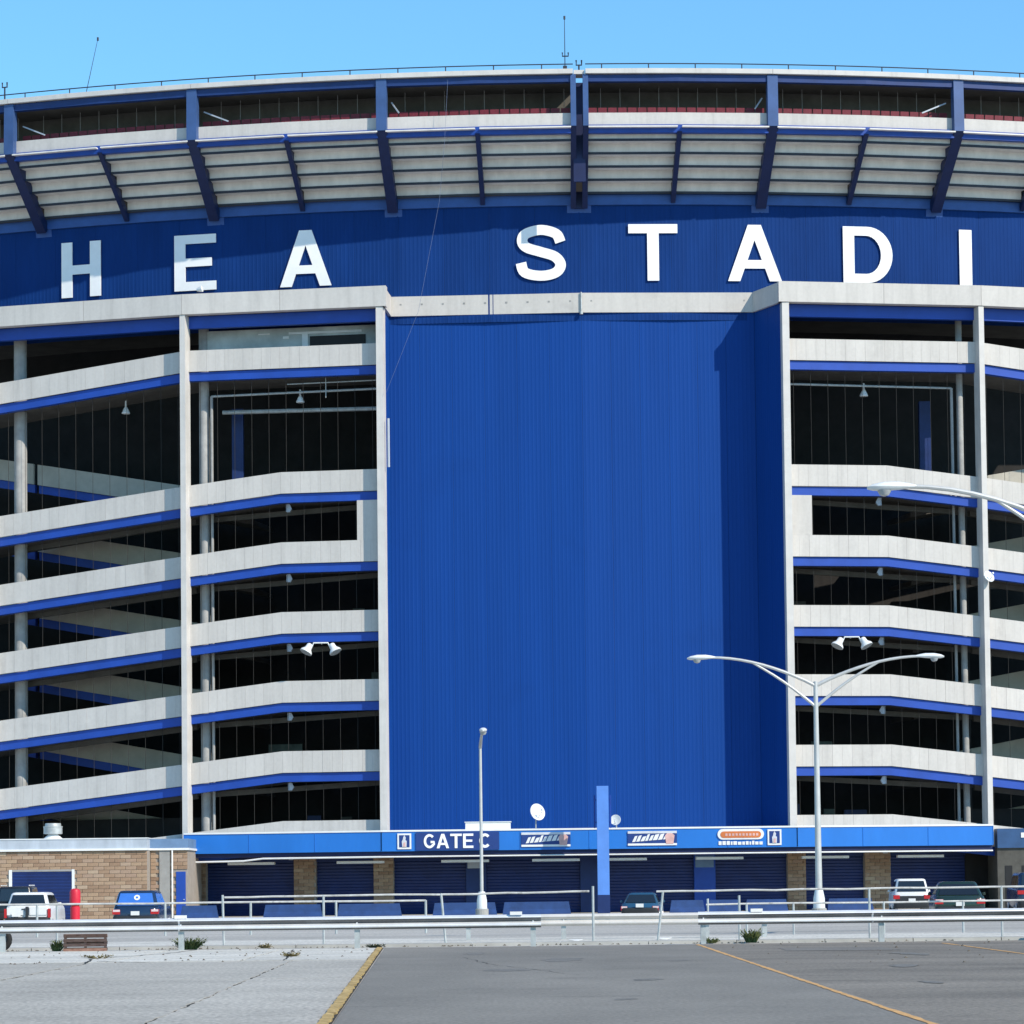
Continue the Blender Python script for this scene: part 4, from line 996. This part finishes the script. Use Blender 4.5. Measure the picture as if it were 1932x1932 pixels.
def weed(x, y, h, wd, n, lb, m='weed'):
    b = MB()
    for i in range(n):
        a = random.uniform(0, 6.28); r_ = random.uniform(0, wd * .4); bx, by = x + r_ * math.cos(a), y + r_ * math.sin(a) * .6
        hh = h * random.uniform(.35, 1); lx = math.cos(a) * wd * random.uniform(.2, .7); ly = math.sin(a) * wd * .4; w_ = random.uniform(.012, .03)
        p = [Vector((bx, by, 0)), Vector((bx + lx * .4, by + ly * .4, hh * .6)), Vector((bx + lx, by + ly, hh))]
        k = len(b.v); sd_ = Vector((w_, w_ * random.uniform(-1, 1), 0))
        b.v += [tuple(p[0] - sd_ * .5), tuple(p[0] + sd_ * .5), tuple(p[1] - sd_), tuple(p[1] + sd_), tuple(p[2])]
        b.f += [(k, k + 1, k + 3, k + 2), (k + 2, k + 3, k + 4)]
        for q in range(3):
            t_ = random.uniform(.4, 1); c = p[0].lerp(p[2], t_); dv = Vector((random.uniform(-.07, .07), random.uniform(-.05, .05), random.uniform(-.02, .06)))
            k = len(b.v); n_ = Vector((-dv.y, dv.x, .02)).normalized() * .022
            b.v += [tuple(c), tuple(c + dv * .5 + n_), tuple(c + dv), tuple(c + dv * .5 - n_)]; b.f.append((k, k + 1, k + 2, k + 3))
    tag(b.build('weed', m), lb, 'weed', 'weeds along the guardrail')
weed(-16.66, -103.4, .34, .28, 60, 'small weed clump left of the wooden pallet')
weed(-13.15, -103.3, .36, .55, 130, 'broad weed clump around a left guardrail post')
weed(1.97, -102.1, .40, .34, 110, 'bushy green weed under the right guardrail')
weed(.9, -101.9, .14, .3, 40, 'low weed tuft by the first post of the right guardrail')
b = MB(); random.seed(9)
for i in range(420):
    k_ = random.random()
    if k_ < .6: x_, y_ = random.uniform(-24, 15), -101.9 + random.gauss(0, .25) - .3
    elif k_ < .8: x_, y_ = random.uniform(-20, -8), random.uniform(-118, -104)
    else: x_, y_ = random.uniform(1, 14), random.uniform(-125, -104)
    q = random.uniform(.015, .05); n = len(b.v); a_ = random.uniform(0, 3)
    for j in range(4): b.v.append((x_ + q * math.cos(a_ + j * 1.57) * random.uniform(.6, 1.4), y_ + q * math.sin(a_ + j * 1.57) * random.uniform(.6, 1.4), 0))
    b.v.append((x_, y_, q * .9)); b.f += [(n, n + 1, n + 4), (n + 1, n + 2, n + 4), (n + 2, n + 3, n + 4), (n + 3, n, n + 4)]
o = b.build('debris', 'debris'); o['kind'] = 'stuff'; o['label'] = 'grit and dead leaves along the kerb'; o['category'] = 'debris'
for i, (x_, y_, h_, w_, n_) in enumerate(((-11.2, -102.1, .12, .25, 30), (-8.2, -103.2, .10, .35, 36), (-14.3, -112.8, .09, .5, 34), (-9.75, -113.0, .10, .35, 34))):
    weed(x_, y_, h_, w_, n_, ['low dry tuft at the kerb behind the left guardrail', 'dry tuft at the far end of the yellow kerb edge', 'dry grass in the crack left of the long joint', 'dry grass at the top of the long slab crack'][i], 'dry_weed')
def scrap(x, y, s, lb):
    b = MB(); b.prism([[(-s, -s * .6), (s * .2, -s * .8), (s, -s * .1), (s * .5, s * .7), (-s * .7, s * .5)]], lambda X, Y, d: (x + X, y + Y * 1.5, .012 + d + .2 * s * abs(X) / s), .012)
    tag(b.build('paper_scrap', 'litter'), lb, 'litter', 'scraps of litter')
scrap(6.05, -139.5, .05, 'tiny white scrap on the right asphalt lot')
scrap(-2.7, -97.2, .20, 'white scrap left of the tall fence post')
scrap(-.15, -96.5, .24, 'white scrap right of the leaning fence post')
scrap(-4.9, -99.5, .14, 'white scrap near the end of the left guardrail')

# ---------------------------------------------------------------- vehicles (rear faces the camera at local y = 0)
def rrect(hw, y0, y1, z, c=.18, slope=0.0):
    pts = []
    for sx, yy, a0 in ((1, y0, -90), (1, y1, 0), (-1, y1, 90), (-1, y0, 180)):
        cx_ = sx * (hw - c); cy_ = y0 + c if yy == y0 else y1 - c
        for k in range(4):
            a = R(a0 + 30 * k); pts.append((cx_ + c * math.cos(a), cy_ + c * math.sin(a), z))
    return pts
def car(name, lb, x, y, rot, W_, L, H, belt, paint, cabin=(.25, 3.3), rake=(.35, .7), glass='car_glass', top=.72, bumper='car_trim',
        split=False, spare=False, sticker=False, rails=False, lower=None, lights='tail_red', cat='car', plate_x=0.0, wheel=.33):
    t = thing(name, lb, cat, (x, y, 0), 'parked vehicles', local=True, rotz=rot)
    hw = W_ / 2; sill = .28
    rings = []
    hood = belt - .06
    MB().loft([rrect(hw * .93, .10, L - .1, sill, .2), rrect(hw * .99, .03, L - .03, sill + .16, .22), rrect(hw, .0, L, sill + .34, .24), rrect(hw * .985, .03, L - .05, belt - .14, .24), rrect(hw * .955, .07, L - .14, belt - .03, .24), rrect(hw * .93, .12, L - .3, belt, .24)]).build('body', paint, t, smooth=True)
    c0, c1 = cabin; ro, fo = rake; hb, ht = hw * .94, hw * top
    zt = H - .07
    MB().loft([rrect(hb, c0, c1, belt - .02, .16), rrect(ht + .04, c0 + ro * .93, c1 - fo * .93, zt, .16), rrect(ht - .02, c0 + ro, c1 - fo, H - .02, .16), rrect(ht - .14, c0 + ro + .12, c1 - fo - .12, H, .14)]).build('cabin', paint, t, smooth=True)
    def on(fx, fz, face):     # point on the cabin's face; fx -1..1, fz 0..1
        z = belt + (zt - belt) * fz
        if face == 'rear': return Vector((fx * (hb + (ht + .04 - hb) * fz), c0 + ro * .93 * fz, z))
        if face == 'front': return Vector((fx * (hb + (ht + .04 - hb) * fz), c1 - fo * .93 * fz, z))
        s_ = 1 if face == 'right' else -1
        ya, yb = c0 + ro * .93 * fz, c1 - fo * .93 * fz
        return Vector((s_ * (hb + (ht + .04 - hb) * fz), ya + (yb - ya) * fx, z))
    def pane(nm, face, x0, x1, z0, z1, m=glass, par=t, off=.014):
        q = [on(x0, z0, face), on(x1, z0, face), on(x1, z1, face), on(x0, z1, face)]
        n = (q[1] - q[0]).cross(q[3] - q[0]).normalized()
        out = {'rear': Vector((0, -1, .2)), 'front': Vector((0, 1, .2)), 'right': Vector((1, 0, .2)), 'left': Vector((-1, 0, .2))}[face]
        if n.dot(out) < 0: n = -n
        return MB().hexa([p - n * .03 for p in q] + [p + n * off for p in q]).build(nm, m, par)
    rw = pane('rear_window', 'rear', -.86, .86, .06, .92)
    if sticker:
        c = on(0.05, .60, 'rear'); nn = Vector((0, -1, ro / max(.1, zt - belt)))
        MB().lathe([(.12, 0), (.12, .012)], c + nn.normalized() * .016, 16, axis=nn).build('round_sticker', 'white_paint', rw)
        MB().lathe([(.05, .012), (.05, .016)], c + nn.normalized() * .016, 12, axis=nn).build('sticker_centre', 'blue_reflect_glass', rw)
    pane('windscreen', 'front', -.84, .84, .08, .92)
    for f_ in ('left', 'right'):
        pane('side_window', f_, .10, .32, .12, .90); pane('side_window', f_, .35, .60, .12, .90); pane('side_window', f_, .63, .88, .12, .88)
    MB().loft([rrect(hw * .95, -.08, .5, sill + .02, .16), rrect(hw * .99, -.11, .5, sill + .12, .18), rrect(hw * .99, -.11, .5, sill + .26, .18), rrect(hw * .95, -.06, .5, sill + .32, .16)]).build('rear_bumper', bumper, t, smooth=True)
    MB().box(-hw * .96, hw * .96, L - .4, L + .06, sill + .02, sill + .3).build('front_bumper', bumper, t)
    if lower: MB().box(-hw * .90, hw * .90, -.012, .2, sill + .33, sill + .33 + lower[1]).build('shaded_tailgate', lower[0], t)  # dark box that paints the shade on the lower tail
    zl = belt - .30
    for s_ in (-1, 1):
        if spare or split:
            MB().box(s_ * hw * .97 - .05, s_ * hw * .97 + .05, -.02, .15, zl - .16, zl + .2).build('tail_light', lights if s_ < 0 else 'tail_red', t)
        else:
            ln = MB().box(s_ * hw * .83 - hw * .17, s_ * hw * .83 + hw * .165, -.015, .30, zl - .02, zl + .17).build('tail_light', 'tail_red', t)
            if lights == 'tail_clear': MB().box(s_ * hw * .83 - hw * .14, s_ * hw * .83 + hw * .16, -.022, .05, zl + .08, zl + .165).build('clear_lens', 'tail_clear', ln)
        mr = MB().loft([rrect(.08, c1 - fo - .35, c1 - fo - .20, belt + .02, .05), rrect(.07, c1 - fo - .37, c1 - fo - .2, belt + .13, .05)])
        mr.v = [(v[0] + s_ * (hw + .08), v[1], v[2]) for v in mr.v]; mr.build('mirror', paint, t)
        for yy in (.80, L - .85):
            ty = MB().lathe([(wheel * .7, -.12), (wheel * .97, -.11), (wheel, -.06), (wheel, .06), (wheel * .97, .11), (wheel * .7, .12)], (s_ * (hw - .13), yy, wheel), 20, axis=(1, 0, 0)).build('wheel', 'tyre', t, smooth=True)
            MB().lathe([(wheel * .62, -.01), (wheel * .58, .02), (.06, .0)], (s_ * (hw - .01), yy, wheel), 14, axis=(s_, 0, 0)).build('rim', 'rim_metal', ty)
    MB().box(plate_x - .17, plate_x + .17, -.125, -.1, sill + .34, sill + .50).build('number_plate', 'plate', t)
    if split:
        MB().box(-.05, .05, -.14, .06, sill + .30, belt - .02).build('door_gap', 'car_trim', t)
        for s_ in (-1, 1): MB().box(s_ * hw * .5 - hw * .40, s_ * hw * .5 + hw * .36, -.03, .1, sill + .40, belt - .04).build('rear_door', paint, t)
        MB().box(-.22, -.08, -.055, -.03, belt - .14, belt - .10).build('handle', 'car_trim', t)
    if spare:
        sp = MB().lathe([(.32, 0), (.36, .05), (.36, .17), (.30, .2)], (0.12, -.02, belt + .02), 20, axis=(0, -1, 0)).build('spare_wheel', 'tyre', t, smooth=True)
        MB().lathe([(.16, 0), (.16, .02), (.11, .02), (.10, .0)], (0.12, -.22, belt + .02), 16, axis=(0, -1, 0)).build('wheel_emblem', 'rim_metal', sp)
    if rails:
        for s_ in (-1, 1): MB().tube([(s_ * (ht - .06), c0 + ro + .1, H + .05), (s_ * (ht - .06), c1 - fo - .3, H + .05)], .025, 6).build('roof_rail', 'white_paint', t)
    return t
car('parked_suv', 'black off roader with spare wheel partly behind the white SUV', -28.7, -35.0, .02, 1.85, 4.3, 1.86, 1.12, 'car_black', (.12, 3.0), (.12, .5), spare=True, rails=True, top=.80, cat='SUV')
car('parked_suv', 'white SUV with split rear doors at the far left', -23.72, -63.0, .0, 1.78, 4.5, 1.58, 1.03, 'car_white', (.10, 3.1), (.22, .7), split=True, top=.74, cat='SUV', plate_x=-.42)
car('parked_wagon', 'dark navy wagon with round white sticker on blue reflecting rear glass', -19.50, -62.5, -.01, 1.84, 4.5, 1.60, .98, 'car_navy', (.06, 3.2), (.30, .8), glass='blue_reflect_glass', sticker=True, top=.74, lights='tail_clear', cat='car')
car('parked_coupe', 'low teal coupe parked beside the blue pylon', 1.05, -50.0, -.10, 1.66, 4.2, 1.26, .80, 'car_teal', (.75, 3.0), (.75, .8), top=.68, lights='tail_clear', cat='car', wheel=.30)
car('parked_suv', 'white SUV parked before the right gates', 15.18, -32.5, -.06, 1.80, 4.5, 1.76, 1.08, 'car_white', (.12, 3.2), (.26, .7), top=.74, lower=('car_trim', .30), cat='SUV')  # lower: trim colour used here to paint shade on the lower tail
car('parked_sedan', 'dark green car with red tail lights right of the white SUV', 13.35, -62.0, -.08, 2.0, 4.8, 1.60, 1.02, 'car_green', (.7, 3.5), (.55, .9), top=.70, lights='tail_clear', cat='car')
car('parked_van', 'dark van cut off by the right edge of the picture', 21.3, -33.0, -.04, 1.95, 5.0, 2.0, 1.25, 'car_navy', (.12, 4.0), (.16, .9), top=.82, cat='van')
